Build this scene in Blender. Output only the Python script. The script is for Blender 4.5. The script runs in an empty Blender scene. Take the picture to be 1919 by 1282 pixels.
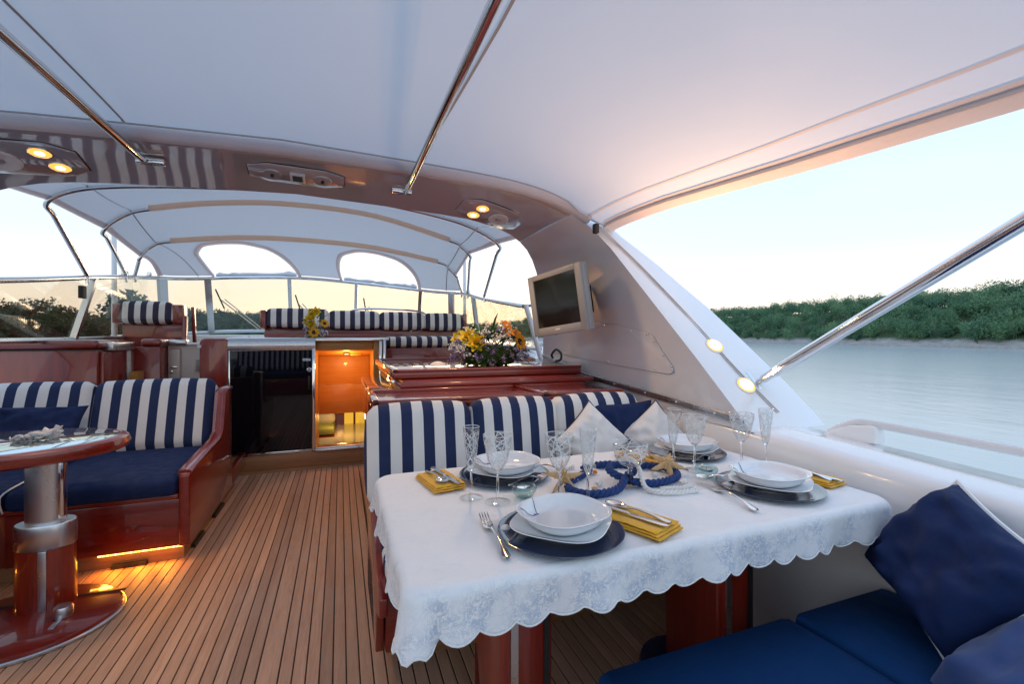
import bpy, bmesh, math, random
import numpy as np
from mathutils import Vector, Matrix, noise
PI = math.pi
R = math.radians
rnd = random.Random(7)
S = bpy.context.scene

# ---------------------------------------------------------------- camera
cam_d = bpy.data.cameras.new('camera')
cam_d.sensor_width = 36.0
cam_d.lens = 16.0
cam_d.shift_y = -11.0 / 1919.0
cam_d.clip_start = 0.02
cam_d.clip_end = 6000.0
cam = bpy.data.objects.new('camera', cam_d)
S.collection.objects.link(cam)
cam.location = (0, 0, 1.2)
cam.rotation_euler = (R(90), 0, -math.atan(322 / 853.0))
S.camera = cam

# ---------------------------------------------------------------- sky
SUN_AZ = R(14)        # to starboard of the bow (+Y), clockwise seen from above
SUN_EL = R(5)
W = bpy.data.worlds.new('World')
S.world = W
W.use_nodes = True
wn, wl = W.node_tree.nodes, W.node_tree.links
wn.clear()
sky = wn.new('ShaderNodeTexSky')
sky.sky_type = 'NISHITA'
sky.sun_disc = False
sky.sun_elevation = SUN_EL
sky.sun_rotation = SUN_AZ
sky.altitude = 0
sky.air_density = 1.0
sky.dust_density = 1.6
sky.ozone_density = 1.0
# thin high cloud veil that spreads the dusk light: lifts the clear sky towards a pale even white
tc = wn.new('ShaderNodeTexCoord')
sep = wn.new('ShaderNodeSeparateXYZ')
wl.new(tc.outputs['Generated'], sep.inputs[0])
ramp = wn.new('ShaderNodeValToRGB')
ramp.color_ramp.elements[0].position = 0.0
ramp.color_ramp.elements[0].color = (5.7, 4.5, 3.6, 1)
ramp.color_ramp.elements[1].position = 1.0
ramp.color_ramp.elements[1].color = (2.9, 4.3, 6.8, 1)
e = ramp.color_ramp.elements.new(0.07)
e.color = (5.0, 4.65, 4.3, 1)
e = ramp.color_ramp.elements.new(0.17)
e.color = (3.75, 4.35, 4.75, 1)
e = ramp.color_ramp.elements.new(0.38)
e.color = (3.15, 4.15, 5.2, 1)
wl.new(sep.outputs['Z'], ramp.inputs[0])
cmap = wn.new('ShaderNodeMapping')
cmap.inputs['Scale'].default_value = (1.0, 1.0, 4.0)
wl.new(tc.outputs['Generated'], cmap.inputs[0])
cn = wn.new('ShaderNodeTexNoise')
cn.inputs['Scale'].default_value = 2.4
cn.inputs['Detail'].default_value = 5
wl.new(cmap.outputs[0], cn.inputs['Vector'])
cr = wn.new('ShaderNodeMapRange')
cr.inputs[1].default_value = 0.5
cr.inputs[2].default_value = 0.8
cr.inputs[3].default_value = 0.0
cr.inputs[4].default_value = 0.5
wl.new(cn.outputs[0], cr.inputs[0])
cmix = wn.new('ShaderNodeMix')
cmix.data_type = 'RGBA'
wl.new(cr.outputs[0], cmix.inputs[0])
wl.new(ramp.outputs[0], cmix.inputs[6])
cmix.inputs[7].default_value = (4.3, 3.9, 3.9, 1)
vmix = wn.new('ShaderNodeMix')
vmix.data_type = 'RGBA'
vmix.inputs[0].default_value = 0.96
wl.new(sky.outputs[0], vmix.inputs[6])
wl.new(cmix.outputs[2], vmix.inputs[7])
bg = wn.new('ShaderNodeBackground')
bg.inputs[1].default_value = 0.12
wl.new(vmix.outputs[2], bg.inputs[0])
wo = wn.new('ShaderNodeOutputWorld')
wl.new(bg.outputs[0], wo.inputs[0])

# ---------------------------------------------------------------- sun (just set behind the hill: weak and wide)
sd = bpy.data.lights.new('sun', 'SUN')
sd.energy = 0.5
sd.angle = R(18)
sd.color = (1.0, 0.74, 0.55)
so = bpy.data.objects.new('sun', sd)
S.collection.objects.link(so)
sdir = Vector((math.sin(SUN_AZ) * math.cos(SUN_EL), math.cos(SUN_AZ) * math.cos(SUN_EL), math.sin(SUN_EL)))
so.rotation_euler = sdir.to_track_quat('Z', 'Y').to_euler()

S.view_settings.view_transform = 'Standard'
S.view_settings.look = 'None'
S.view_settings.exposure = 1.05
S.view_settings.gamma = 1.0
S.view_settings.use_curve_mapping = False
S.cycles.use_denoising = True
S.cycles.max_bounces = 10
S.cycles.diffuse_bounces = 5
S.cycles.glossy_bounces = 5
S.cycles.transmission_bounces = 8
S.cycles.transparent_max_bounces = 24
S.cycles.caustics_reflective = False
S.cycles.caustics_refractive = False
S.cycles.sample_clamp_indirect = 4.0

# ---------------------------------------------------------------- mesh helpers
class MB:
    """collects shapes in one bmesh (world coordinates)"""
    def __init__(s):
        s.bm = bmesh.new()

    def box(s, x0, x1, y0, y1, z0, z1, bev=0.0, seg=2, M=None):
        t = bmesh.new()
        bmesh.ops.create_cube(t, size=1)
        for v in t.verts:
            v.co = Vector(((x0 + x1) / 2 + v.co.x * (x1 - x0), (y0 + y1) / 2 + v.co.y * (y1 - y0), (z0 + z1) / 2 + v.co.z * (z1 - z0)))
        if bev > 0:
            bmesh.ops.bevel(t, geom=t.edges[:], offset=bev, segments=seg, profile=0.5, affect='EDGES')
        s.add(t, M)
        return s

    def add(s, t, M=None):
        if M is not None:
            bmesh.ops.transform(t, matrix=M, verts=t.verts)
        me = bpy.data.meshes.new('tmp')
        t.to_mesh(me)
        t.free()
        s.bm.from_mesh(me)
        bpy.data.meshes.remove(me)

    def tube(s, path, r, n=10, closed=False, cap=True, flat=1.0):
        P = [Vector(p) for p in path]
        m = len(P)
        rr = r if hasattr(r, '__len__') else [r] * m
        rings = []
        up = None
        for i in range(m):
            if closed:
                t = (P[(i + 1) % m] - P[i - 1])
            else:
                t = P[min(i + 1, m - 1)] - P[max(i - 1, 0)]
            if t.length < 1e-9:
                t = Vector((0, 0, 1))
            t.normalize()
            if up is None:
                up = Vector((0, 0, 1)) if abs(t.z) < 0.9 else Vector((1, 0, 0))
            a = up - t * up.dot(t)
            if a.length < 1e-6:
                a = Vector((0, 1, 0)) - t * t.y
            a.normalize()
            b = t.cross(a)
            up = a
            rings.append([s.bm.verts.new(P[i] + a * (math.cos(2 * PI * k / n) * rr[i] * flat) + b * (math.sin(2 * PI * k / n) * rr[i])) for k in range(n)])
        for i in range(m if closed else m - 1):
            A, B = rings[i], rings[(i + 1) % m]
            for k in range(n):
                s.bm.faces.new((A[k], A[(k + 1) % n], B[(k + 1) % n], B[k]))
        if cap and not closed:
            s.bm.faces.new(rings[0][::-1])
            s.bm.faces.new(rings[-1])
        return s

    def lathe(s, prof, n=32, c=(0, 0, 0), sx=1.0, sy=1.0, p=2.0, rot=0.0, uv=False, M=None, wob=None):
        """prof [(r,z)], p>2 gives a squarish outline"""
        rings = []
        for (r, z) in prof:
            ring = []
            for k in range(n):
                a = 2 * PI * k / n
                ca, sa = math.cos(a), math.sin(a)
                q = 1.0 if p == 2.0 else (abs(ca) ** p + abs(sa) ** p) ** (-1.0 / p)
                if p != 2.0:
                    q = 1 + (q - 1) * min(1.0, r / max(prof, key=lambda t: t[0])[0])
                x, y = r * q * ca * sx, r * q * sa * sy
                x, y = x * math.cos(rot) - y * math.sin(rot), x * math.sin(rot) + y * math.cos(rot)
                co = Vector((c[0] + x, c[1] + y, c[2] + z + (wob(a, r) if wob else 0)))
                if M is not None:
                    co = M @ co
                ring.append(s.bm.verts.new(co))
            rings.append(ring)
        lay = s.bm.loops.layers.uv.verify() if uv else None
        tot = len(prof) - 1
        for i in range(tot):
            A, B = rings[i], rings[i + 1]
            for k in range(n):
                f = s.bm.faces.new((A[k], A[(k + 1) % n], B[(k + 1) % n], B[k]))
                if uv:
                    for lp, (uu, vv) in zip(f.loops, ((k / n, prof[i][1]), ((k + 1) / n, prof[i][1]), ((k + 1) / n, prof[i + 1][1]), (k / n, prof[i + 1][1]))):
                        lp[lay].uv = (uu, vv)
        if prof[0][0] > 1e-5:
            s.bm.faces.new(rings[0][::-1])
        if prof[-1][0] > 1e-5:
            s.bm.faces.new(rings[-1])
        return s

    def prism(s, poly, axis, a, b, bev=0.0, seg=2):
        """poly: list of 2-D points in the other two axes (order x,y,z without axis)"""
        t = bmesh.new()
        def mk(p, w):
            return {'x': (w, p[0], p[1]), 'y': (p[0], w, p[1]), 'z': (p[0], p[1], w)}[axis]
        A = [t.verts.new(mk(p, a)) for p in poly]
        B = [t.verts.new(mk(p, b)) for p in poly]
        n = len(poly)
        t.faces.new(A[::-1])
        t.faces.new(B)
        for i in range(n):
            t.faces.new((A[i], A[(i + 1) % n], B[(i + 1) % n], B[i]))
        bmesh.ops.recalc_face_normals(t, faces=t.faces)
        if bev > 0:
            bmesh.ops.bevel(t, geom=t.edges[:], offset=bev, segments=seg, profile=0.5, affect='EDGES')
        s.add(t)
        return s

    def grid(s, pts, wrap=False):
        V = [[s.bm.verts.new(p) for p in row] for row in pts]
        for i in range(len(V) - 1):
            m = len(V[i])
            for j in range(m if wrap else m - 1):
                try:
                    s.bm.faces.new((V[i][j], V[i][(j + 1) % m], V[i + 1][(j + 1) % m], V[i + 1][j]))
                except ValueError:
                    pass
        return s

    def rcush(s, half, r, puff=0.0, M=None, n=9, wr=0.0, seed=0.0):
        """soft cushion: rounded box, faces puffed out, optional wrinkles"""
        t = bmesh.new()
        bmesh.ops.create_cube(t, size=2)
        bmesh.ops.subdivide_edges(t, edges=t.edges[:], cuts=n, use_grid_fill=True)
        h = Vector(half)
        for v in t.verts:
            q = v.co.copy()
            # spend more of the points near the rims
            q = Vector([math.copysign(abs(c) ** 0.7, c) for c in q])
            p = Vector((q.x * h.x, q.y * h.y, q.z * h.z))
            inn = Vector([max(-(h[i] - r), min(h[i] - r, p[i])) for i in range(3)])
            d = p - inn
            if d.length > 1e-9:
                p = inn + d.normalized() * min(r, d.length * 1.0 if False else r)
            k = [1 - abs(q[i]) ** 2.2 for i in range(3)]
            p.x += math.copysign(puff * k[1] * k[2], q.x) if abs(q.x) > 0.98 else 0
            p.y += math.copysign(puff * k[0] * k[2], q.y) if abs(q.y) > 0.98 else 0
            p.z += math.copysign(puff * k[0] * k[1], q.z) if abs(q.z) > 0.98 else 0
            if wr:
                p += Vector((1, 1, 1)) * 0 + d.normalized() * wr * noise.noise(p * 9 + Vector((seed, seed * 2, 0)))
            v.co = p
        s.add(t, M)
        return s

def obj(name, mb, mat, parent=None, smooth=True, angle=40):
    me = bpy.data.meshes.new(name)
    bm = mb.bm if isinstance(mb, MB) else mb
    off = Vector((0, 0, 0))
    p = parent
    while p is not None:
        off += p.location
        p = p.parent
    if off.length > 0:
        bmesh.ops.translate(bm, verts=bm.verts, vec=-off)
    bmesh.ops.recalc_face_normals(bm, faces=bm.faces)
    bm.to_mesh(me)
    bm.free()
    if mat is not None:
        for m in (mat if isinstance(mat, (list, tuple)) else [mat]):
            me.materials.append(m)
    if smooth:
        me.polygons.foreach_set('use_smooth', [True] * len(me.polygons))
        me.set_sharp_from_angle(angle=R(angle))
    o = bpy.data.objects.new(name, me)
    S.collection.objects.link(o)
    if parent is not None:
        o.parent = parent
    return o

def tag(o, label=None, cat=None, group=None, kind=None):
    if label:
        o['label'] = label
    if cat:
        o['category'] = cat
    if group:
        o['group'] = group
    if kind:
        o['kind'] = kind
    return o

def thing(name, loc, label, cat, group=None):
    o = bpy.data.objects.new(name, None)
    S.collection.objects.link(o)
    o.location = loc
    o.empty_display_size = 0.1
    return tag(o, label, cat, group)

def dup(o, parent=None):
    c = o.copy()
    S.collection.objects.link(c)
    c.parent = parent
    for ch in o.children:
        dup(ch, c)
    return c

def lamp(name, typ, loc, energy, color, parent=None, size=0.03, aim=None, spot=None):
    d = bpy.data.lights.new(name, typ)
    d.energy = energy
    d.color = color
    if typ in ('POINT', 'SPOT'):
        d.shadow_soft_size = size
    if typ == 'SPOT' and spot:
        d.spot_size = R(spot)
        d.spot_blend = 0.8
    o = bpy.data.objects.new(name, d)
    S.collection.objects.link(o)
    off = Vector((0, 0, 0))
    p = parent
    while p is not None:
        off += p.location
        p = p.parent
    o.location = Vector(loc) - off
    if aim is not None:
        o.rotation_euler = (Vector(loc) - Vector(aim)).to_track_quat('Z', 'Y').to_euler()
    if parent is not None:
        o.parent = parent
    return o

def catmull(P, n=8, closed=False):
    P = [Vector(p) for p in P]
    m = len(P)
    out = []
    for i in range(m if closed else m - 1):
        if closed:
            a, b, c, d = P[i - 1], P[i], P[(i + 1) % m], P[(i + 2) % m]
        else:
            a, b, c, d = P[max(i - 1, 0)], P[i], P[i + 1], P[min(i + 2, m - 1)]
        for k in range(n):
            t = k / n
            out.append(0.5 * ((2 * b) + (c - a) * t + (2 * a - 5 * b + 4 * c - d) * t * t + (3 * b - a - 3 * c + d) * t ** 3))
    if not closed:
        out.append(P[-1])
    return out

def lerp(a, b, t):
    return a + (b - a) * t

def interp(x, xs, ys):
    return float(np.interp(x, xs, ys))

# ---------------------------------------------------------------- materials
def newmat(name):
    m = bpy.data.materials.new(name)
    m.use_nodes = True
    m.node_tree.nodes.clear()
    return m, m.node_tree.nodes, m.node_tree.links

def coords(n, l, scale=(1, 1, 1), kind='Object'):
    t = n.new('ShaderNodeTexCoord')
    mp = n.new('ShaderNodeMapping')
    mp.inputs['Scale'].default_value = scale
    l.new(t.outputs[kind], mp.inputs[0])
    return mp.outputs[0]

def noise_tex(n, l, vec, scale, detail=4, rough=0.55):
    t = n.new('ShaderNodeTexNoise')
    t.inputs['Scale'].default_value = scale
    t.inputs['Detail'].default_value = detail
    t.inputs['Roughness'].default_value = rough
    l.new(vec, t.inputs['Vector'])
    return t.outputs[0]

def mrange(n, l, v, a, b, c, d):
    t = n.new('ShaderNodeMapRange')
    for i, q in enumerate((a, b, c, d)):
        t.inputs[1 + i].default_value = q
    l.new(v, t.inputs[0])
    return t.outputs[0]

def mixcol(n, l, f, a, b):
    t = n.new('ShaderNodeMix')
    t.data_type = 'RGBA'
    for i, q in ((0, f), (6, a), (7, b)):
        if hasattr(q, 'is_linked') or hasattr(q, 'links'):
            l.new(q, t.inputs[i])
        else:
            t.inputs[i].default_value = q if i == 0 else (*q[:3], 1)
    return t.outputs[2]

def mathn(n, l, op, a, b=None):
    t = n.new('ShaderNodeMath')
    t.operation = op
    for i, q in enumerate((a, b)):
        if q is None:
            continue
        if hasattr(q, 'links'):
            l.new(q, t.inputs[i])
        else:
            t.inputs[i].default_value = q
    return t.outputs[0]

def bump(n, l, h, strength, dist=0.01, normal=None):
    b = n.new('ShaderNodeBump')
    b.inputs['Strength'].default_value = strength
    b.inputs['Distance'].default_value = dist
    l.new(h, b.inputs['Height'])
    if normal is not None:
        l.new(normal, b.inputs['Normal'])
    return b.outputs[0]

def pbsdf(n, l, **k):
    p = n.new('ShaderNodeBsdfPrincipled')
    o = n.new('ShaderNodeOutputMaterial')
    l.new(p.outputs[0], o.inputs[0])
    for key, v in k.items():
        inp = p.inputs[key.replace('_', ' ')]
        if hasattr(v, 'links'):
            l.new(v, inp)
        elif isinstance(v, tuple):
            inp.default_value = (*v[:3], 1) if len(inp.default_value) == 4 else v
        else:
            inp.default_value = v
    return p, o

def plain(name, col, rough=0.4, metal=0.0, coat=0.0, var=0.06, vscale=6.0, bmp=0.0, bscale=60.0, ior=1.5, crough=0.03, sheen=0.0, spec=0.5, trans=0.0):
    m, n, l = newmat(name)
    v = coords(n, l)
    nz = noise_tex(n, l, v, vscale)
    c0 = tuple(max(0, c * (1 - var)) for c in col)
    c1 = tuple(min(1, c * (1 + var)) for c in col)
    cc = mixcol(n, l, nz, c0, c1)
    rg = mrange(n, l, noise_tex(n, l, v, vscale * 2.7, 3), 0.3, 0.7, max(0.0, rough * 0.8), min(1, rough * 1.2))
    k = dict(Base_Color=cc, Roughness=rg, Metallic=metal, Coat_Weight=coat, Coat_Roughness=crough, IOR=ior, Sheen_Weight=sheen, Specular_IOR_Level=spec)
    if bmp:
        k['Normal'] = bump(n, l, noise_tex(n, l, v, bscale, 3), bmp, 0.004)
    p, o = pbsdf(n, l, **k)
    if trans > 0:
        tr = n.new('ShaderNodeBsdfTranslucent')
        l.new(cc, tr.inputs[0])
        mx = n.new('ShaderNodeMixShader')
        mx.inputs[0].default_value = trans
        l.new(p.outputs[0], mx.inputs[1])
        l.new(tr.outputs[0], mx.inputs[2])
        l.new(mx.outputs[0], o.inputs[0])
    return m

def wood(name, dark, light, axis, coat, rough, gscale=14.0, per_obj=0.0):
    m, n, l = newmat(name)
    sc = [9.0, 9.0, 9.0]
    sc['xyz'.index(axis)] = 0.55
    v = coords(n, l, tuple(sc))
    if per_obj:
        oi = n.new('ShaderNodeObjectInfo')
        ad = n.new('ShaderNodeVectorMath')
        ad.operation = 'ADD'
        sc2 = n.new('ShaderNodeVectorMath')
        sc2.operation = 'SCALE'
        sc2.inputs[0].default_value = (37, 91, 53)
        l.new(oi.outputs['Random'], sc2.inputs['Scale'])
        l.new(v, ad.inputs[0])
        l.new(sc2.outputs[0], ad.inputs[1])
        v = ad.outputs[0]
    g1 = noise_tex(n, l, v, gscale, 6, 0.65)
    g2 = noise_tex(n, l, v, gscale * 0.22, 3)
    g = mathn(n, l, 'ADD', mathn(n, l, 'MULTIPLY', g1, 0.6), mathn(n, l, 'MULTIPLY', g2, 0.5))
    g = mrange(n, l, g, 0.36, 0.74, 0.0, 1.0)
    c = mixcol(n, l, g, dark, light)
    if per_obj:
        tone = mrange(n, l, oi.outputs['Random'], 0, 1, 1 - per_obj, 1 + per_obj)
        vm = n.new('ShaderNodeVectorMath')
        vm.operation = 'SCALE'
        l.new(c, vm.inputs[0])
        l.new(tone, vm.inputs['Scale'])
        c = vm.outputs[0]
    if per_obj:
        gp_ = n.new('ShaderNodeNewGeometry')
        wear = mrange(n, l, noise_tex(n, l, gp_.outputs['Position'], 1.7, 5, 0.65), 0.45, 0.75, 0.0, 0.4)
        c = mixcol(n, l, wear, c, (0.52, 0.38, 0.28))
        scuff = mrange(n, l, noise_tex(n, l, gp_.outputs['Position'], 9.0, 4, 0.7), 0.60, 0.72, 0.0, 0.22)
        c = mixcol(n, l, scuff, c, (0.30, 0.18, 0.11))
    k = dict(Base_Color=c, Roughness=mrange(n, l, g1, 0.3, 0.7, rough * 0.85, rough * 1.15), Coat_Weight=coat, Coat_Roughness=0.025, Coat_IOR=1.5)
    if not coat:
        k['Normal'] = bump(n, l, g1, 0.25, 0.002)
    pbsdf(n, l, **k)
    return m

def stripes(name, white, navy, axis, period, phase, bmp=0.25):
    """woven awning stripe printed across the cloth"""
    m, n, l = newmat(name)
    t = n.new('ShaderNodeTexCoord')
    sp = n.new('ShaderNodeSeparateXYZ')
    l.new(t.outputs['Object'], sp.inputs[0])
    a = mathn(n, l, 'ADD', sp.outputs['XYZ'.index(axis.upper())], phase)
    f = mathn(n, l, 'FRACT', mathn(n, l, 'MULTIPLY', a, 1.0 / period))
    k = mathn(n, l, 'GREATER_THAN', f, 0.5)
    nz = noise_tex(n, l, t.outputs['Object'], 22, 4)
    w = mixcol(n, l, nz, tuple(c * 0.92 for c in white), white)
    b = mixcol(n, l, nz, tuple(c * 0.75 for c in navy), tuple(c * 1.25 for c in navy))
    c = mixcol(n, l, k, w, b)
    fine = noise_tex(n, l, t.outputs['Object'], 900, 2)
    soft = noise_tex(n, l, t.outputs['Object'], 14, 3)
    h = mathn(n, l, 'ADD', mathn(n, l, 'MULTIPLY', fine, 0.15), soft)
    pbsdf(n, l, Base_Color=c, Roughness=0.85, Normal=bump(n, l, h, bmp, 0.006))
    return m

def schlick(n, l, f0, k):
    lw = n.new('ShaderNodeLayerWeight')
    lw.inputs[0].default_value = 0.5
    p = mathn(n, l, 'POWER', lw.outputs['Facing'], 4.0)
    return mathn(n, l, 'MULTIPLY', mathn(n, l, 'ADD', mathn(n, l, 'MULTIPLY', p, 1 - f0), f0), k)

def thin_glass(name, tint, refl=1.0, rough=0.0, ior=1.5):
    m, n, l = newmat(name)
    tr = n.new('ShaderNodeBsdfTransparent')
    tr.inputs[0].default_value = (*tint, 1)
    gl = n.new('ShaderNodeBsdfGlossy')
    gl.inputs['Roughness'].default_value = rough
    mx = n.new('ShaderNodeMixShader')
    l.new(schlick(n, l, ((ior - 1) / (ior + 1)) ** 2, refl), mx.inputs[0])
    l.new(tr.outputs[0], mx.inputs[1])
    l.new(gl.outputs[0], mx.inputs[2])
    o = n.new('ShaderNodeOutputMaterial')
    l.new(mx.outputs[0], o.inputs[0])
    return m

def emit(name, col, strength):
    m, n, l = newmat(name)
    e = n.new('ShaderNodeEmission')
    e.inputs[0].default_value = (*col, 1)
    e.inputs[1].default_value = strength
    o = n.new('ShaderNodeOutputMaterial')
    l.new(e.outputs[0], o.inputs[0])
    return m

def damask(name):
    m, n, l = newmat(name)
    t = n.new('ShaderNodeTexCoord')
    v = t.outputs['Object']
    d = noise_tex(n, l, v, 85, 6, 0.75)
    vo = n.new('ShaderNodeTexVoronoi')
    vo.inputs['Scale'].default_value = 60
    wv = n.new('ShaderNodeVectorMath')
    wv.operation = 'ADD'
    nn = n.new('ShaderNodeTexNoise')
    nn.inputs['Scale'].default_value = 30
    nn.inputs['Detail'].default_value = 3
    l.new(v, nn.inputs['Vector'])
    sc = n.new('ShaderNodeVectorMath')
    sc.operation = 'SCALE'
    sc.inputs['Scale'].default_value = 0.06
    l.new(nn.outputs[1], sc.inputs[0])
    l.new(v, wv.inputs[0])
    l.new(sc.outputs[0], wv.inputs[1])
    l.new(wv.outputs[0], vo.inputs['Vector'])
    r1 = mathn(n, l, 'ABSOLUTE', mathn(n, l, 'SUBTRACT', noise_tex(n, l, wv.outputs[0], 34, 3, 0.6), 0.5))
    r2 = mathn(n, l, 'ABSOLUTE', mathn(n, l, 'SUBTRACT', noise_tex(n, l, wv.outputs[0], 75, 3, 0.6), 0.5))
    lines = mathn(n, l, 'MAXIMUM', mrange(n, l, r1, 0.015, 0.05, 1.0, 0.0), mathn(n, l, 'MULTIPLY', mrange(n, l, r2, 0.02, 0.06, 1.0, 0.0), 0.8))
    patch = mrange(n, l, noise_tex(n, l, v, 13, 2), 0.40, 0.58, 0.15, 1.0)
    k = mathn(n, l, 'MULTIPLY', lines, patch)
    # glare painted in: woven figure faded on top, bold where the cloth hangs
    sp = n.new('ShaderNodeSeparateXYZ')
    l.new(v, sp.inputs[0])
    glare_mask = mrange(n, l, sp.outputs[2], 0.716, 0.690, 0.12, 1.0)
    k = mathn(n, l, 'MULTIPLY', k, glare_mask)
    c = mixcol(n, l, k, (0.88, 0.89, 0.90), (0.52, 0.60, 0.71))  # the figure's blue is partly painted skylight on the drop
    thread = noise_tex(n, l, v, 700, 2)
    fold = noise_tex(n, l, coords(n, l, (3, 9, 3)), 2.2, 3)
    h = mathn(n, l, 'ADD', mathn(n, l, 'MULTIPLY', thread, 0.12), mathn(n, l, 'ADD', fold, mathn(n, l, 'MULTIPLY', k, 0.06)))
    pbsdf(n, l, Base_Color=c, Roughness=mrange(n, l, k, 0, 1, 0.62, 0.85), Sheen_Weight=0.2, Normal=bump(n, l, h, 0.35, 0.012))
    return m

def crystal(name):
    """thin cut crystal: clear wall with white ground cuts crossing in two directions"""
    m, n, l = newmat(name)
    t = n.new('ShaderNodeTexCoord')
    sp = n.new('ShaderNodeSeparateXYZ')
    l.new(t.outputs['UV'], sp.inputs[0])
    def cut(sgn, ku, kv, w):
        a = mathn(n, l, 'ADD', mathn(n, l, 'MULTIPLY', sp.outputs[0], ku), mathn(n, l, 'MULTIPLY', sp.outputs[1], kv * sgn))
        f = mathn(n, l, 'ABSOLUTE', mathn(n, l, 'SUBTRACT', mathn(n, l, 'FRACT', a), 0.5))
        return mathn(n, l, 'LESS_THAN', f, w)
    k = mathn(n, l, 'MAXIMUM', cut(1, 4, 31, 0.034), cut(-1, 5, 23, 0.036))
    k = mathn(n, l, 'MAXIMUM', k, mathn(n, l, 'MAXIMUM', cut(1, 7, 11, 0.035), cut(-1, 3, 47, 0.03)))
    # only between the stem and the rim
    band = mathn(n, l, 'MULTIPLY', mathn(n, l, 'GREATER_THAN', sp.outputs[1], 0.085), mathn(n, l, 'LESS_THAN', sp.outputs[1], 0.198))
    k = mathn(n, l, 'MULTIPLY', mathn(n, l, 'MULTIPLY', k, band), 0.75)
    tr = n.new('ShaderNodeBsdfTransparent')
    tr.inputs[0].default_value = (0.985, 0.99, 0.99, 1)
    gl = n.new('ShaderNodeBsdfGlossy')
    gl.inputs['Roughness'].default_value = 0.02
    mx = n.new('ShaderNodeMixShader')
    l.new(schlick(n, l, 0.07, 0.85), mx.inputs[0])
    l.new(tr.outputs[0], mx.inputs[1])
    l.new(gl.outputs[0], mx.inputs[2])
    df = n.new('ShaderNodeBsdfDiffuse')
    df.inputs[0].default_value = (0.88, 0.90, 0.92, 1)
    m2 = n.new('ShaderNodeMixShader')
    l.new(k, m2.inputs[0])
    l.new(mx.outputs[0], m2.inputs[1])
    l.new(df.outputs[0], m2.inputs[2])
    o = n.new('ShaderNodeOutputMaterial')
    l.new(m2.outputs[0], o.inputs[0])
    return m

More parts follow.
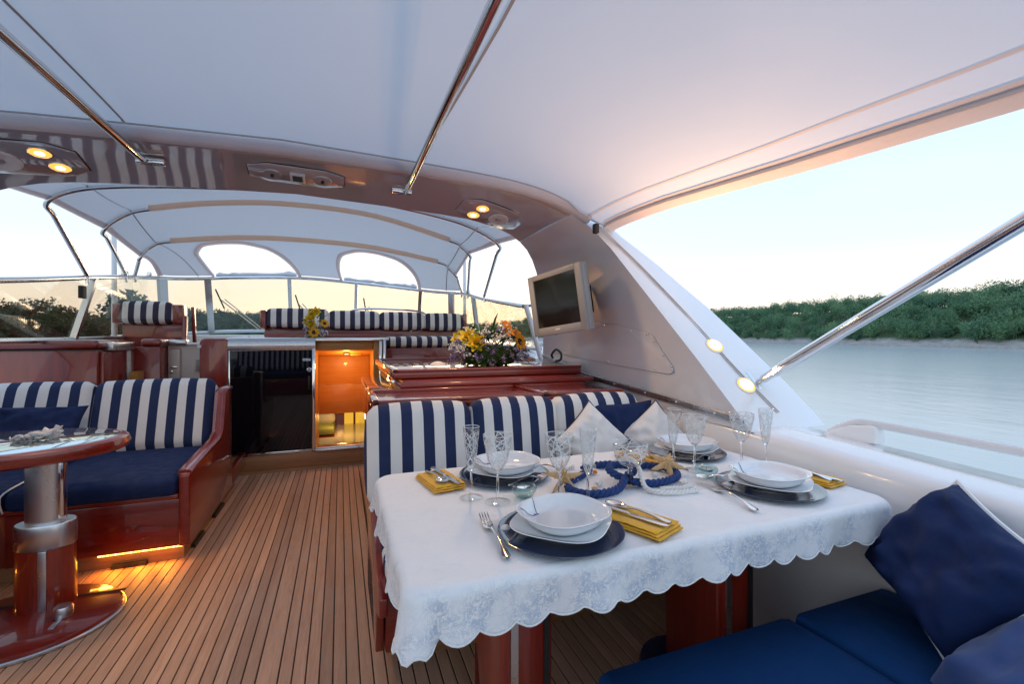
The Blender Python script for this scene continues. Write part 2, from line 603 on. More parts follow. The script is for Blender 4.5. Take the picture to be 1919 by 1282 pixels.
WHITE = (0.78, 0.78, 0.77)
NAVY = (0.010, 0.024, 0.088)
M = dict(
    gel=plain('gelcoat white', (0.86, 0.86, 0.86), 0.22, coat=0.6, var=0.03, vscale=2.0, crough=0.02),
    gelarch=plain('polished gelcoat', (0.42, 0.40, 0.41), 0.05, coat=1.0, var=0.03, vscale=1.5, ior=2.4, crough=0.0, bmp=0.035, bscale=5),  # white gelcoat darkened to stand for the deck it mirrors
    canvas=plain('canopy canvas', (0.72, 0.78, 0.83), 0.9, var=0.04, vscale=1.2, bmp=0.35, bscale=7, trans=0.30),
    gelwing=plain('wing gelcoat', (0.74, 0.74, 0.77), 0.2, coat=0.8, var=0.02, vscale=1.5, crough=0.03, bmp=0.03, bscale=4),
    canvas2=plain('thin forward canvas', (0.80, 0.80, 0.81), 0.9, var=0.03, vscale=1.2, bmp=0.2, bscale=320, trans=0.30),
    welt=plain('canopy welt', (0.66, 0.72, 0.82), 0.5, var=0.05),
    bluegrey=plain('navy canvas back', (0.02, 0.03, 0.08), 0.9),
    hem=plain('canvas hem tape', (0.82, 0.68, 0.64), 0.85, var=0.06, bmp=0.2, bscale=250, trans=0.5),
    hem2=plain('aft canopy hem', (0.76, 0.71, 0.70), 0.85, var=0.05, bmp=0.2, bscale=250, trans=0.2),
    seam=plain('canvas seam', (0.42, 0.41, 0.42), 0.85, var=0.05),
    sleeve=plain('canvas pole sleeve', (0.95, 0.72, 0.56), 0.85, var=0.03, bmp=0.2, bscale=200, trans=0.7),  # peach and strong translucence stand in for warm light on the sleeves
    chrome=plain('polished stainless', (0.72, 0.72, 0.72), 0.07, metal=1.0, var=0.02),
    alu=plain('brushed aluminium', (0.62, 0.63, 0.65), 0.30, metal=1.0, var=0.03, vscale=3),
    mah=wood('varnished mahogany lengthwise x', (0.13, 0.006, 0.003), (0.28, 0.019, 0.006), 'x', 1.0, 0.35),
    mahz=wood('varnished mahogany upright', (0.14, 0.006, 0.003), (0.31, 0.021, 0.006), 'z', 1.0, 0.35),
    mahy=wood('varnished mahogany lengthwise y', (0.13, 0.006, 0.003), (0.28, 0.019, 0.006), 'y', 1.0, 0.35),
    teak=wood('teak plank', (0.44, 0.225, 0.128), (0.66, 0.385, 0.235), 'y', 0.0, 0.5, 18, per_obj=0.2),
    teakx=wood('oiled teak trim', (0.28, 0.13, 0.055), (0.46, 0.23, 0.10), 'x', 0.0, 0.45),
    caulk=plain('black deck caulking', (0.012, 0.011, 0.010), 0.6, var=0.1),
    honey=wood('honey veneer', (0.52, 0.22, 0.04), (0.66, 0.31, 0.07), 'x', 0.3, 0.45, 6),
    navy=plain('navy canvas', NAVY, 0.85, var=0.25, vscale=9, bmp=0.35, bscale=18, spec=0.25),
    navyb=plain('blue seat canvas', (0.002, 0.036, 0.125), 0.8, var=0.15, vscale=5, bmp=0.12, bscale=400, spec=0.2),
    wcloth=plain('white cotton', (0.76, 0.76, 0.75), 0.9, var=0.05, bmp=0.3, bscale=16, sheen=0.2),
    piping=plain('white piping', (0.80, 0.80, 0.79), 0.8, var=0.03),
    npiping=plain('navy piping', NAVY, 0.8),
    st=stripes('awning stripe', WHITE, NAVY, 'x', 0.1, 0.0),
    st2=stripes('awning stripe in warm light', (0.80, 0.72, 0.65), (0.035, 0.03, 0.06), 'x', 0.115, 0.0),  # warm light at the helm painted into the white and navy
    sty=stripes('awning stripe along', WHITE, NAVY, 'y', 0.09, 0.0),
    black=plain('black plastic', (0.02, 0.02, 0.02), 0.4),
    rubber=plain('dark rubber', (0.03, 0.03, 0.03), 0.7),
    screen=plain('screen glass', (0.012, 0.012, 0.011), 0.12, coat=0.7, var=0.02, crough=0.06),
    tvsilver=plain('silver plastic', (0.33, 0.34, 0.355), 0.4, metal=0.1),
    darkglass=plain('smoked door glass', (0.006, 0.006, 0.008), 0.02, coat=0.0, var=0.02, ior=1.45),
    tint=thin_glass('bronze tinted windscreen', (0.96, 0.925, 0.84), 0.9),
    clearglass=thin_glass('clear thin glass', (0.97, 0.98, 0.98), 0.9, ior=1.6),
    crystal=crystal('cut crystal'),
    stemglass=None,
    china=plain('white china', (0.80, 0.82, 0.84), 0.08, coat=0.8, var=0.01, crough=0.01),
    chinab=plain('china print blue', (0.10, 0.16, 0.36), 0.2, coat=0.5),
    charger=plain('midnight glass charger', (0.010, 0.028, 0.080), 0.10, coat=0.8, var=0.1, crough=0.02),
    silver=plain('silver cutlery', (0.80, 0.79, 0.77), 0.12, metal=1.0, var=0.04, vscale=60),
    napkin=plain('mustard linen', (0.82, 0.43, 0.014), 0.9, var=0.12, vscale=40, bmp=0.4, bscale=300, sheen=0.2),
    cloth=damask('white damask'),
    ropeb=plain('navy rope', (0.010, 0.045, 0.18), 0.8, var=0.3, vscale=60, bmp=0.5, bscale=220),
    ropew=plain('white rope', (0.78, 0.78, 0.76), 0.8, var=0.1, vscale=60, bmp=0.5, bscale=220),
    star=plain('dried starfish', (0.66, 0.44, 0.22), 0.85, var=0.25, vscale=50, bmp=0.8, bscale=130),
    shell=plain('pale shell', (0.78, 0.75, 0.72), 0.4, var=0.12, vscale=30, bmp=0.3, bscale=60),
    pearl=plain('silvery shell', (0.66, 0.66, 0.68), 0.25, var=0.25, vscale=18, bmp=0.5, bscale=40, coat=0.4),
    wax=plain('candle wax', (0.80, 0.80, 0.78), 0.5),
    glassblock=thin_glass('pale aqua glass', (0.72, 0.86, 0.86), 1.0, 0.02, 1.6),
    petal=plain('sunflower petal', (0.85, 0.42, 0.015), 0.6, var=0.2, vscale=40, trans=0.2),
    orange=plain('orange lily petal', (0.86, 0.30, 0.02), 0.6, var=0.2, vscale=40, trans=0.2),
    yellow=plain('yellow rose petal', (0.82, 0.60, 0.03), 0.6, var=0.15, vscale=40, trans=0.2),
    seed=plain('sunflower centre', (0.035, 0.015, 0.008), 0.9, bmp=1.0, bscale=200),
    fwhite=plain('tiny white blossom', (0.76, 0.76, 0.72), 0.8),
    fpurple=plain('lavender statice', (0.27, 0.22, 0.42), 0.8, var=0.25, vscale=60),
    leafg=plain('florist leaf', (0.045, 0.12, 0.025), 0.5, var=0.35, vscale=30, trans=0.2),
    moss=plain('moss basket', (0.06, 0.11, 0.022), 0.9, var=0.4, vscale=60, bmp=1.0, bscale=90),
    lampglow=emit('lamp glow', (1.0, 0.34, 0.06), 1.05),
    lampcore=emit('lamp core', (1.0, 0.66, 0.26), 5.0),
    wingglow=emit('courtesy lamp', (1.0, 0.70, 0.36), 5.0),
    ledglow=emit('led strip', (1.0, 0.42, 0.06), 5.0),
    lcd=plain('lcd face', (0.05, 0.09, 0.10), 0.15, coat=0.5),
    whitepl=plain('white plastic', (0.74, 0.74, 0.74), 0.35),
    cream=plain('cream panel', (0.62, 0.52, 0.45), 0.35, coat=0.3),
)

def solid_glass(name, col=(1, 1, 1)):
    m, n, l = newmat(name)
    pbsdf(n, l, Base_Color=col, Roughness=0.0, IOR=1.5, Transmission_Weight=1.0)
    return m
M['stemglass'] = solid_glass('solid stem crystal')
M['lampring'] = emit('lamp ring', (1.0, 0.50, 0.14), 0.9)
# ================================================================ the bay
WZ = -1.3
def water_mat():
    m, n, l = newmat('still sea water')
    v = coords(n, l, (1.0, 0.5, 1.0))
    b1 = noise_tex(n, l, v, 0.35, 4)
    b2 = noise_tex(n, l, v, 2.6, 3)
    h = mathn(n, l, 'ADD', b1, mathn(n, l, 'MULTIPLY', b2, 0.25))
    nm = bump(n, l, h, 0.16, 0.22)
    pbsdf(n, l, Base_Color=(0.42, 0.46, 0.46), Roughness=0.19, IOR=1.45, Specular_IOR_Level=0.9, Normal=nm)
    return m
wb = MB()
wb.grid([[(-5000, y, WZ) for y in (-5000, 5000)], [(5000, y, WZ) for y in (-5000, 5000)]])
tag(obj('water', wb, water_mat(), smooth=False), kind='structure')

AZ = [-120, -60, -30, -24, -20, -17, -8, 0, 8, 14, 23, 45, 60, 69, 90, 130]
SD = [120, 75, 66, 74, 95, 330, 420, 560, 560, 420, 270, 186, 145, 128, 95, 110]
CH = [8, 4.5, 3.8, 3.4, 3.2, 15.0, 17.5, 13.0, 13.0, 12.5, 11.6, 11.5, 10.9, 10.8, 9.5, 8]
def shore(az):
    return interp(az, AZ, SD) * (1 + 0.03 * noise.noise(Vector((az * 0.35, 3.1, 0))))
def land(az, t):
    """ground height over the water at fraction t of the slope"""
    c = interp(az, AZ, CH)
    h = c * (1 - (1 - min(t, 1)) ** 1.7) if t < 1 else c * (1 - 0.25 * (t - 1))
    h += (0.5 + 0.05 * c) * noise.noise(Vector((az * 0.22, t * 4, 7.7))) * min(1, t * 4)
    return h
def lpos(az, t):
    d = shore(az) * (1 + 0.27 * t)
    a = R(az)
    return Vector((math.sin(a) * d, math.cos(a) * d, WZ + land(az, t)))
def ground_mat():
    m, n, l = newmat('rocky shore and scrub')
    g = n.new('ShaderNodeNewGeometry')
    sp = n.new('ShaderNodeSeparateXYZ')
    l.new(g.outputs['Position'], sp.inputs[0])
    v = coords(n, l)
    nz = noise_tex(n, l, v, 0.4, 6, 0.7)
    z = mathn(n, l, 'ADD', sp.outputs[2], mathn(n, l, 'MULTIPLY', nz, 2.4))
    k = mrange(n, l, z, 1.2, 2.0, 0.0, 1.0)
    rock = mixcol(n, l, noise_tex(n, l, v, 1.1, 6, 0.7), (0.16, 0.15, 0.14), (0.52, 0.49, 0.46))
    soil = mixcol(n, l, noise_tex(n, l, v, 0.2, 4), (0.025, 0.055, 0.02), (0.06, 0.10, 0.035))
    pbsdf(n, l, Base_Color=mixcol(n, l, k, rock, soil), Roughness=0.9, Normal=bump(n, l, nz, 0.6, 0.5))
    return m
tb = MB()
ts = [-0.02, 0.0, 0.012, 0.03, 0.06, 0.12, 0.2, 0.3, 0.42, 0.55, 0.7, 0.85, 1.0, 1.2, 1.6, 2.2]
rows = []
for i in range(0, 501):
    az = -120 + 0.5 * i
    row = []
    for t in ts:
        p = lpos(az, max(t, 0))
        if t <= 0:
            p.z = WZ - 0.4 if t < 0 else WZ - 0.05
        elif t < 0.05:
            p.z = WZ + 0.5 + 1.0 * abs(noise.noise(Vector((az * 2.3, t * 60, 1))))
        row.append(p)
    rows.append(row)
tb.grid(rows)
tag(obj('hillside', tb, ground_mat()), kind='structure')

def leaf_mat(name, a, b):
    m, n, l = newmat(name)
    v = coords(n, l)
    k = noise_tex(n, l, v, 0.16, 3)
    k2 = noise_tex(n, l, v, 1.7, 2)
    kk = mrange(n, l, mathn(n, l, 'ADD', mathn(n, l, 'MULTIPLY', k, 0.6), mathn(n, l, 'MULTIPLY', k2, 0.4)), 0.40, 0.60, 0, 1)
    c = mixcol(n, l, kk, a, b)
    p, o = pbsdf(n, l, Base_Color=c, Roughness=0.6)
    tr = n.new('ShaderNodeBsdfTranslucent')
    l.new(c, tr.inputs[0])
    mx = n.new('ShaderNodeMixShader')
    mx.inputs[0].default_value = 0.42
    l.new(p.outputs[0], mx.inputs[1])
    l.new(tr.outputs[0], mx.inputs[2])
    l.new(mx.outputs[0], o.inputs[0])
    return m

def woodland(name, label, azr, count, hr, leaves, lsize, mat, seed, spiky=0.0):
    rg = np.random.RandomState(seed)
    V, F = [], []
    base = 0
    for k in range(count):
        az = rg.uniform(*azr)
        t = rg.uniform(0.045, 1.12) if rg.rand() > 0.25 else rg.uniform(0.85, 1.15)
        p = np.array(lpos(az, t))
        h = rg.uniform(*hr)
        w = h * rg.uniform(0.30, 0.55)
        nl = leaves
        # a few lobes make the crown uneven
        lobes = rg.normal(0, 0.34, (6, 3)) * np.array([w, w, h * 0.30])
        li = rg.randint(0, 6, nl)
        d = rg.normal(0, 1, (nl, 3))
        d /= np.linalg.norm(d, axis=1)[:, None]
        rad = rg.uniform(0.55, 1.0, nl) ** 0.5
        c = lobes[li] + d * rad[:, None] * np.array([w * 0.62, w * 0.62, h * 0.33])
        c[:, 2] += h * 0.55
        if spiky:
            c[:, :2] *= np.clip(1.25 - spiky * np.clip(c[:, 2:3] / h, 0, 1), 0.1, 1.3)
        # trunk faces
        tw = 0.05 * h * 0.5
        tv = np.array([[-tw, 0, -0.6], [tw, 0, -0.6], [0, 0, h * 0.6], [0, -tw, -0.6], [0, tw, -0.6], [0, 0, h * 0.6]])
        V.append(tv + p)
        F.append(np.array([[0, 1, 2], [3, 4, 5]]) + base)
        base += 6
        a = rg.normal(0, 1, (nl, 3))
        b = rg.normal(0, 1, (nl, 3))
        a = a / np.linalg.norm(a, axis=1)[:, None] * lsize * rg.uniform(0.6, 1.3, (nl, 1))
        b = b / np.linalg.norm(b, axis=1)[:, None] * lsize * rg.uniform(0.6, 1.3, (nl, 1))
        tri = np.stack([c - a * 0.5, c + a * 0.5, c + b], axis=1).reshape(-1, 3) + p
        V.append(tri)
        F.append(np.arange(nl * 3).reshape(-1, 3) + base)
        base += nl * 3
    V = np.concatenate(V)
    F = np.concatenate(F)
    me = bpy.data.meshes.new(name)
    me.vertices.add(len(V))
    me.vertices.foreach_set('co', V.astype(np.float32).ravel())
    me.loops.add(len(F) * 3)
    me.loops.foreach_set('vertex_index', F.astype(np.int32).ravel())
    me.polygons.add(len(F))
    me.polygons.foreach_set('loop_start', np.arange(0, len(F) * 3, 3, dtype=np.int32))
    me.update()
    me.materials.append(mat)
    o = bpy.data.objects.new(name, me)
    S.collection.objects.link(o)
    tag(o, label, 'woodland', kind='stuff')
    return o
lfA = leaf_mat('pine and oak leaves', (0.06, 0.165, 0.10), (0.19, 0.33, 0.16))  # haze painted in: leaf colour made paler and bluer
lfC = leaf_mat('distant leaves', (0.045, 0.085, 0.085), (0.085, 0.14, 0.125))  # bluish cast of the windscreen glass painted into the leaves
lfB = leaf_mat('dark shore leaves', (0.018, 0.045, 0.024), (0.055, 0.10, 0.045))
woodland('shore_woodland', 'green wooded hillside above the pale rocky shore right of the boat', (14, 84), 1900, (1.8, 5.6), 300, 0.34, lfA, 3)
woodland('dark_woodland', 'dark trees on the near shore seen through the left side window', (-52, -20.5), 260, (2.0, 4.4), 420, 0.34, lfB, 5, 0.5)
woodland('far_woodland', 'distant bluish wooded hill seen through the front windscreen', (-20, 14), 900, (4.0, 11.0), 120, 1.4, lfC, 9)

# ================================================================ hull and deck (the setting on board)
CL = -0.24          # centre line of the yacht
hb = MB()
# hull sides below the deck edge, seen only over the rail
hb.prism([(-2.45, -3.2), (1.97, -3.2), (1.97, 4.0), (1.55, 8.5), (0.7, 12.5), (CL, 14.0), (-1.2, 12.5), (-2.05, 8.5), (-2.45, 4.0)], 'z', -1.6, -0.06)
tag(obj('hull', hb, M['gel']), kind='structure')

fl = MB().box(-2.2, 1.6, -2.6, 4.5, -0.05, -0.004)
floor = tag(obj('cockpit_floor', fl, M['caulk'], smooth=False), kind='structure')
def plank_mesh(w):
    t = MB().box(-w / 2, w / 2, -2.58, 4.49, -0.03, 0.0, 0.0015, 1)
    me = bpy.data.meshes.new('plank')
    t.bm.to_mesh(me)
    t.bm.free()
    me.materials.append(M['teak'])
    return me
pm, pk = plank_mesh(0.0404), plank_mesh(0.0664)
def plank(x, me):
    o = bpy.data.objects.new('plank', me)
    S.collection.objects.link(o)
    o.parent = floor
    o.location = (x, 0, 0)
plank(CL, pk)
x = CL + 0.0335 + 0.005 + 0.02
while x < 1.58:
    plank(x, pm)
    x += 0.045
x = CL - 0.0335 - 0.005 - 0.02
while x > -2.18:
    plank(x, pm)
    x -= 0.045

# side coamings (starboard in view, port mirrored)
def coaming(name, sgn):
    def X(v):
        return v if sgn > 0 else 2 * CL - v
    ys = [-3.0, -1.0, 0.0, 0.6, 1.0, 1.35, 1.5, 2.0, 2.8, 3.5, 4.6, 6.0]
    def top(y):
        if sgn < 0:
            return interp(y, [-3, 6.0], [0.74, 0.80])
        return interp(y, [-3, 0.6, 1.35, 1.5, 2.8, 3.5, 6.0], [0.74, 0.775, 0.81, 0.815, 0.90, 1.0, 1.1])
    prof = lambda y: [(1.585, -0.05), (1.585, 0.2), (1.59, top(y) - 0.11), (1.597, top(y) - 0.04), (1.615, top(y) - 0.012), (1.65, top(y)), (1.735, top(y) + 0.006), (1.742, top(y) - 0.004), (1.748, top(y) - 0.004), (1.755, top(y) + 0.004), (1.92, top(y) - 0.012), (1.965, top(y) - 0.03), (1.98, top(y) - 0.08), (1.97, 0.2), (1.97, -0.8)]
    m = MB()
    m.grid([[(X(p[0]), y, p[1]) for p in prof(y)] for y in ys])
    return tag(obj(name, m, M['gel'], angle=50), kind='structure')
coaming('coaming_starboard', 1)
coaming('coaming_port', -1)

# helm deck and foredeck: white mouldings forward of the saloon bulkhead
fd = MB()
fd.box(-2.42, -2.0, 4.85, 6.4, 0.9, 1.165, 0.02)
fd.box(1.5, 1.95, 3.9, 6.4, 0.9, 1.08, 0.02)
tag(obj('side_deck', fd, M['gel']), kind='structure')
fo = MB()
fo.prism([(-2.42, 6.35), (1.95, 6.35), (1.6, 8.6), (0.75, 11.8), (CL, 13.2), (-1.25, 11.8), (-2.1, 8.6)], 'z', 0.5, 1.215, 0.02)
fo.prism([(-1.2, 6.1), (0.72, 6.1), (0.72, 6.36), (-1.2, 6.36)], 'z', 0.9, 1.17)
tag(obj('foredeck', fo, M['gel']), kind='structure')
hd = MB().box(-2.0, 1.5, 4.62, 6.4, 0.45, 0.6)
# the helm deck floor stops round the companionway well
hd = MB()
hd.box(-2.0, -0.95, 4.62, 6.4, 0.5, 0.6)
hd.box(0.52, 1.5, 4.62, 6.4, 0.5, 0.6)
tag(obj('helm_deck', hd, M['teakx']), kind='structure')

# teak step under the saloon door
st = MB().box(-2.1, 0.6, 4.5, 4.66, -0.02, 0.15, 0.006)
st.box(-2.1, 0.6, 4.478, 4.5, -0.02, 0.018, 0.004)
tag(obj('step', st, M['teakx']), kind='structure')
# ================================================================ radar arch with its wings
ZW = [0.70, 0.83, 1.2, 1.5, 1.7, 1.85, 1.93, 1.975, 2.0, 2.03]
XW = [1.6, 1.6, 1.57, 1.50, 1.42, 1.30, 1.15, 0.95, 0.70, CL]     # inner face, height -> X
def Yaft(z):
    return interp(z, [0.80, 0.839, 1.051, 1.281, 1.55, 1.803, 1.871, 1.95, 2.03], [1.42, 1.455, 1.664, 1.884, 2.102, 2.245, 2.262, 2.28, 2.30])
def Yfore(z):
    return interp(z, [0.80, 1.044, 1.33, 1.578, 1.765, 1.885, 1.948, 1.988, 2.03], [3.52, 3.462, 3.378, 3.273, 3.166, 3.08, 3.02, 2.97, 2.93])
def Zfore(z, x):        # the forward lip sits a little lower near the middle
    return z + interp(x, [CL, 0.5, 1.15], [0.015, 0.0, -0.03])
arch = thing('radar_arch', (CL, 2.6, 0.8), 'glossy white radar arch spanning the cockpit with swept side wings', 'arch')
prof = []
zs = [0.80, 0.83, 0.95, 1.1, 1.2, 1.35, 1.5, 1.6, 1.7, 1.78, 1.85, 1.89, 1.93, 1.955, 1.975, 1.99, 2.0, 2.01, 2.02, 2.026, 2.03]
for z in zs:
    prof.append((interp(z, ZW, XW), z))
def smooth_prof(P, it=2):
    for _ in range(it):
        P = [P[0]] + [((P[i - 1][0] + 2 * P[i][0] + P[i + 1][0]) / 4, (P[i - 1][1] + 2 * P[i][1] + P[i + 1][1]) / 4) for i in range(1, len(P) - 1)] + [P[-1]]
    return P
prof = smooth_prof(prof)
half = prof + [(2 * CL - p[0], p[1]) for p in prof[-2::-1]]
KW = 9      # split between wing (gelcoat, matt) and beam
def edges(xx, z):
    """aft and forward edge of the arch at profile point (xx, z); the beam's soffit tips slightly aft"""
    w = max(0.0, min(1.0, (z - 1.74) / 0.2))
    w = w * w * (3 - 2 * w)
    C = Vector((0, 0, 1.2))
    A, F = Vector((xx, Yaft(z), z)), Vector((xx, Yfore(z), z))
    return C + (A - C) * (1 + 0.025 * w), C + (F - C) * (1 - 0.075 * w)
def arch_rows(P):
    rows = []
    for (xx, z) in P:
        A, F = edges(xx, z)
        rows.append([tuple(lerp(A, F, k / 8.0) + Vector((0, 0, 0.008 * math.sin(PI * k / 8.0) if z > 1.85 else 0))) for k in range(9)])
    return rows
beam = MB()
i0 = 11
n2 = len(half)
# underside of the beam and roof of the beam (a closed shell)
BP = half[i0:n2 - i0]
rows = arch_rows(BP)
full = []
for ri, r in enumerate(rows):
    top = []
    tk = min(1.0, 0.22 + 0.2 * min(ri, len(rows) - 1 - ri))
    for (xx, y, z) in r[::-1]:
        nx = (xx - CL) / 1.9
        top.append((xx + nx * 0.10, y, z + (0.11 - 0.03 * abs(nx)) * tk))
    fr = [(r[-1][0], r[-1][1] + 0.003, r[-1][2] + 0.01), (top[0][0], r[-1][1] + 0.003, top[0][2] - 0.03 * tk)]
    bk = [(top[-1][0], r[0][1] - 0.015, top[-1][2] - 0.03 * tk), (r[0][0], r[0][1] - 0.012, r[0][2] + 0.012)]
    full.append(r + fr + top + bk)
beam.grid(full, wrap=True)
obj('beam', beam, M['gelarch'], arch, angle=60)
# outer edge of a wing, (z, X)
ZO = [0.78, 0.859, 0.932, 1.097, 1.316, 1.581, 1.813]
XO = [2.07, 2.062, 2.055, 2.003, 1.929, 1.744, 1.50]
def wing(sgn):
    m = MB()
    P = half[:i0 + 1]
    rows = []
    for (xx, z) in P:
        A_, F_ = edges(xx, z)
        ya, yf = A_.y, F_.y
        xo = max(interp(z, ZO, XO), xx + 0.10)
        r = [tuple(lerp(A_, F_, k / 8.0)) for k in range(9)]
        r += [(xx + 0.03, yf + 0.03, z), (xx + 0.09, yf + 0.02, z)]
        r += [(lerp(xx + 0.12, xo, 1 - k / 4.0), lerp(ya + 0.10, yf, 1 - k / 4.0), z) for k in range(5)]
        r += [(xo - 0.01, ya + 0.02, z), (xo - 0.03, ya - 0.004, z), (lerp(xx, xo, 0.5), ya - 0.012, z), (xx + 0.03, ya - 0.006, z)]
        rows.append(r)
    if sgn < 0:
        rows = [[(2 * CL - p[0], p[1], p[2]) for p in r] for r in rows]
    m.grid(rows, wrap=True)
    w = len(rows[0])
    o = obj('wing', m, [M['gel'], M['gelwing']], arch, angle=28)
    for pl_ in o.data.polygons:
        if pl_.index % w < 8:
            pl_.material_index = 1
    return o
wing(1)
wing(-1)
# things screwed to the starboard wing: access panel, bottom track, groove down the rear face
def onwing(y, z, d=0.004):
    return (interp(z, [p[1] for p in prof], [p[0] for p in prof]) - d, y, z)
pan = [(3.24, 1.20), (2.9, 1.25), (2.55, 1.295), (2.25, 1.255), (2.06, 1.225), (2.0, 1.20), (1.94, 1.12), (1.87, 1.045), (1.865, 1.02), (1.90, 1.005), (2.3, 1.02), (2.8, 1.045), (3.24, 1.075)]
pm_ = MB()
pv = [onwing(y, z, 0.006) for (y, z) in pan]
pm_.bm.faces.new([pm_.bm.verts.new(p) for p in pv])
ap = obj('access_panel', pm_, M['gelwing'], arch, smooth=False)
gr = MB().tube([onwing(y, z, 0.002) for (y, z) in pan], 0.0028, 6, closed=True)
obj('panel_gap', gr, M['seam'], arch)
loop = catmull([Vector(onwing(y, z, 0.008)) for (y, z) in pan], 3, True)
for k, p in enumerate(loop[1::3]):
    q = Vector((p.x - 0.001, p.y + (2.5 - p.y) * 0.02, p.z + (1.14 - p.z) * 0.13))
    s_ = MB()
    bmesh.ops.create_uvsphere(s_.bm, u_segments=6, v_segments=4, radius=0.0055, matrix=Matrix.Translation(q))
    obj('screw', s_, M['chrome'], arch)
tr_ = MB()
def track_y(y, o, h):
    z = interp(y, [1.44, 1.94, 2.757, 3.45], [0.842, 0.879, 0.931, 1.04])
    x0 = interp(z, [p[1] for p in prof], [p[0] for p in prof])
    return [(x0 + 0.002, y, z + h), (x0 - o, y, z + h - 0.004), (x0 - o, y, z - h * 0.4), (x0 - o * 0.5, y, z - h), (x0 - o * 0.5, y, z - h * 1.8), (x0 + 0.012, y, z - h * 2)]
tr_.grid([track_y(y, 0.014, 0.012) for y in (1.44, 1.7, 1.94, 2.3, 2.757, 3.1, 3.45)])
obj('track', tr_, M['alu'], arch, angle=30)
for y in (1.6, 1.85, 2.1, 2.4, 2.7, 3.0, 3.3):
    p = Vector(track_y(y, 0.016, 0.0)[1])
    s_ = MB()
    bmesh.ops.create_uvsphere(s_.bm, u_segments=6, v_segments=4, radius=0.006, matrix=Matrix.Translation(p))
    obj('screw', s_, M['alu'], arch)
# groove / rubber seam that runs down the rear face
gp = [(1.352, 2.232, 1.819), (1.535, 2.118, 1.601), (1.688, 1.874, 1.283), (1.741, 1.648, 1.047), (1.80, 1.468, 0.862)]
gp = catmull(gp, 6)
g_ = MB().tube([p + Vector((0, -0.004, 0)) for p in gp], 0.0016, 6)
obj('rear_seam', g_, M['seam'], arch)
g_ = MB().tube([p + Vector((0.016, -0.003, 0.002)) for p in gp], 0.009, 8, flat=0.4)
obj('sail_track', g_, M['whitepl'], arch)
cl_ = MB().box(1.325, 1.352, 2.20, 2.235, 1.775, 1.83, 0.006)
obj('canopy_clip', cl_, M['rubber'], arch)
# join trim along the beam's aft edge: pale welt that holds the canopy
wt = MB()
welt = []
for (xx, z) in half[i0 - 1:n2 - i0 + 1]:
    A_ = edges(xx, z)[0]
    xa, ya, za = A_
    welt.append([(xa, ya + 0.01, za - 0.004), (xa, ya - 0.02, za - 0.008), (xa, ya - 0.04, za - 0.006), (xa, ya - 0.065, za + 0.010), (xa, ya - 0.075, za + 0.035)])
wt.grid(welt)
obj('canopy_welt', wt, M['welt'], arch)

# courtesy lamps on the rear face of the starboard wing
for (c, lab) in (((1.725, 1.745, 1.152), 'glowing round courtesy lamp higher up on the white wing edge'), ((1.738, 1.572, 0.974), 'glowing round courtesy lamp beside the lower end of the steel pole')):
    L = thing('courtesy_lamp', c, lab, 'lamp', 'courtesy lamps on the wing')
    nrm = Vector((-0.12, -0.72, 0.68)).normalized()
    MX = Matrix.Translation(c) @ nrm.to_track_quat('Z', 'Y').to_matrix().to_4x4()
    obj('bezel', MB().lathe([(0.046, -0.01), (0.046, 0.001), (0.041, 0.004), (0.036, 0.003)], 28, M=MX), M['whitepl'], L)
    obj('lens', MB().lathe([(0.033, 0.003), (0.030, 0.008), (0.0, 0.010)], 28, M=MX), M['wingglow'], L)
    obj('lens_ring', MB().lathe([(0.040, 0.0045), (0.040, 0.0052), (0.0325, 0.0065), (0.0325, 0.0060)], 28, M=MX), M['lampring'], L)
    lamp('courtesy_light', 'SPOT', Vector(c) + nrm * 0.05, 14.0, (1.0, 0.52, 0.24), L, 0.04, Vector(c) + nrm * 0.6 + Vector((-0.05, -0.1, 0.6)), 165)

# ================================================================ fixtures under the arch
EP = [edges(xx, z) for (xx, z) in half]
def under(x, y):
    best = None
    for i in range(len(EP) - 1):
        for (A0, F0), (A1, F1) in ((EP[i], EP[i + 1]),):
            t = (y - A0.y) / max(0.05, F0.y - A0.y)
            t = max(0, min(1, t))
            p, q = lerp(A0, F0, t), lerp(A1, F1, t)
            if min(p.x, q.x) - 1e-6 <= x <= max(p.x, q.x) + 1e-6 and p.z > 1.7:
                k = (x - p.x) / (q.x - p.x) if abs(q.x - p.x) > 1e-6 else 0
                return p.z + (q.z - p.z) * k + 0.008 * math.sin(PI * t)
    return 2.0
def mount(name, cx, cy, w, d, ang, label, cat):
    T = thing(name, (cx, cy, under(cx, cy)), label, cat)
    slope = (under(cx + 0.1, cy) - under(cx - 0.1, cy)) / 0.2
    MX = Matrix.Translation((cx, cy, under(cx, cy) - 0.004)) @ Matrix.Rotation(math.atan2(-slope, 1), 4, 'Y') @ Matrix.Rotation(math.atan2(under(cx, cy + 0.08) - under(cx, cy - 0.08), 0.16), 4, 'X') @ Matrix.Rotation(ang, 4, 'Z')
    pl = MB().prism([(-w / 2, -d * 0.28), (-w * 0.30, -d / 2), (w * 0.30, -d / 2), (w / 2, -d * 0.28), (w / 2, d * 0.28), (w * 0.30, d / 2), (-w * 0.30, d / 2), (-w / 2, d * 0.28)], 'z', -0.010, 0.0, 0.004)
    bmesh.ops.transform(pl.bm, matrix=MX, verts=pl.bm.verts)
    obj('plate', pl, M['gelarch'], T, angle=30)
    ed = [(-w / 2, -d * 0.28), (-w * 0.30, -d / 2), (w * 0.30, -d / 2), (w / 2, -d * 0.28), (w / 2, d * 0.28), (w * 0.30, d / 2), (-w * 0.30, d / 2), (-w / 2, d * 0.28)]
    obj('gasket', MB().tube([MX @ Vector((a * 1.01, b * 1.01, -0.002)) for a, b in ed], 0.0022, 6, closed=True), M['rubber'], T)
    return T, MX
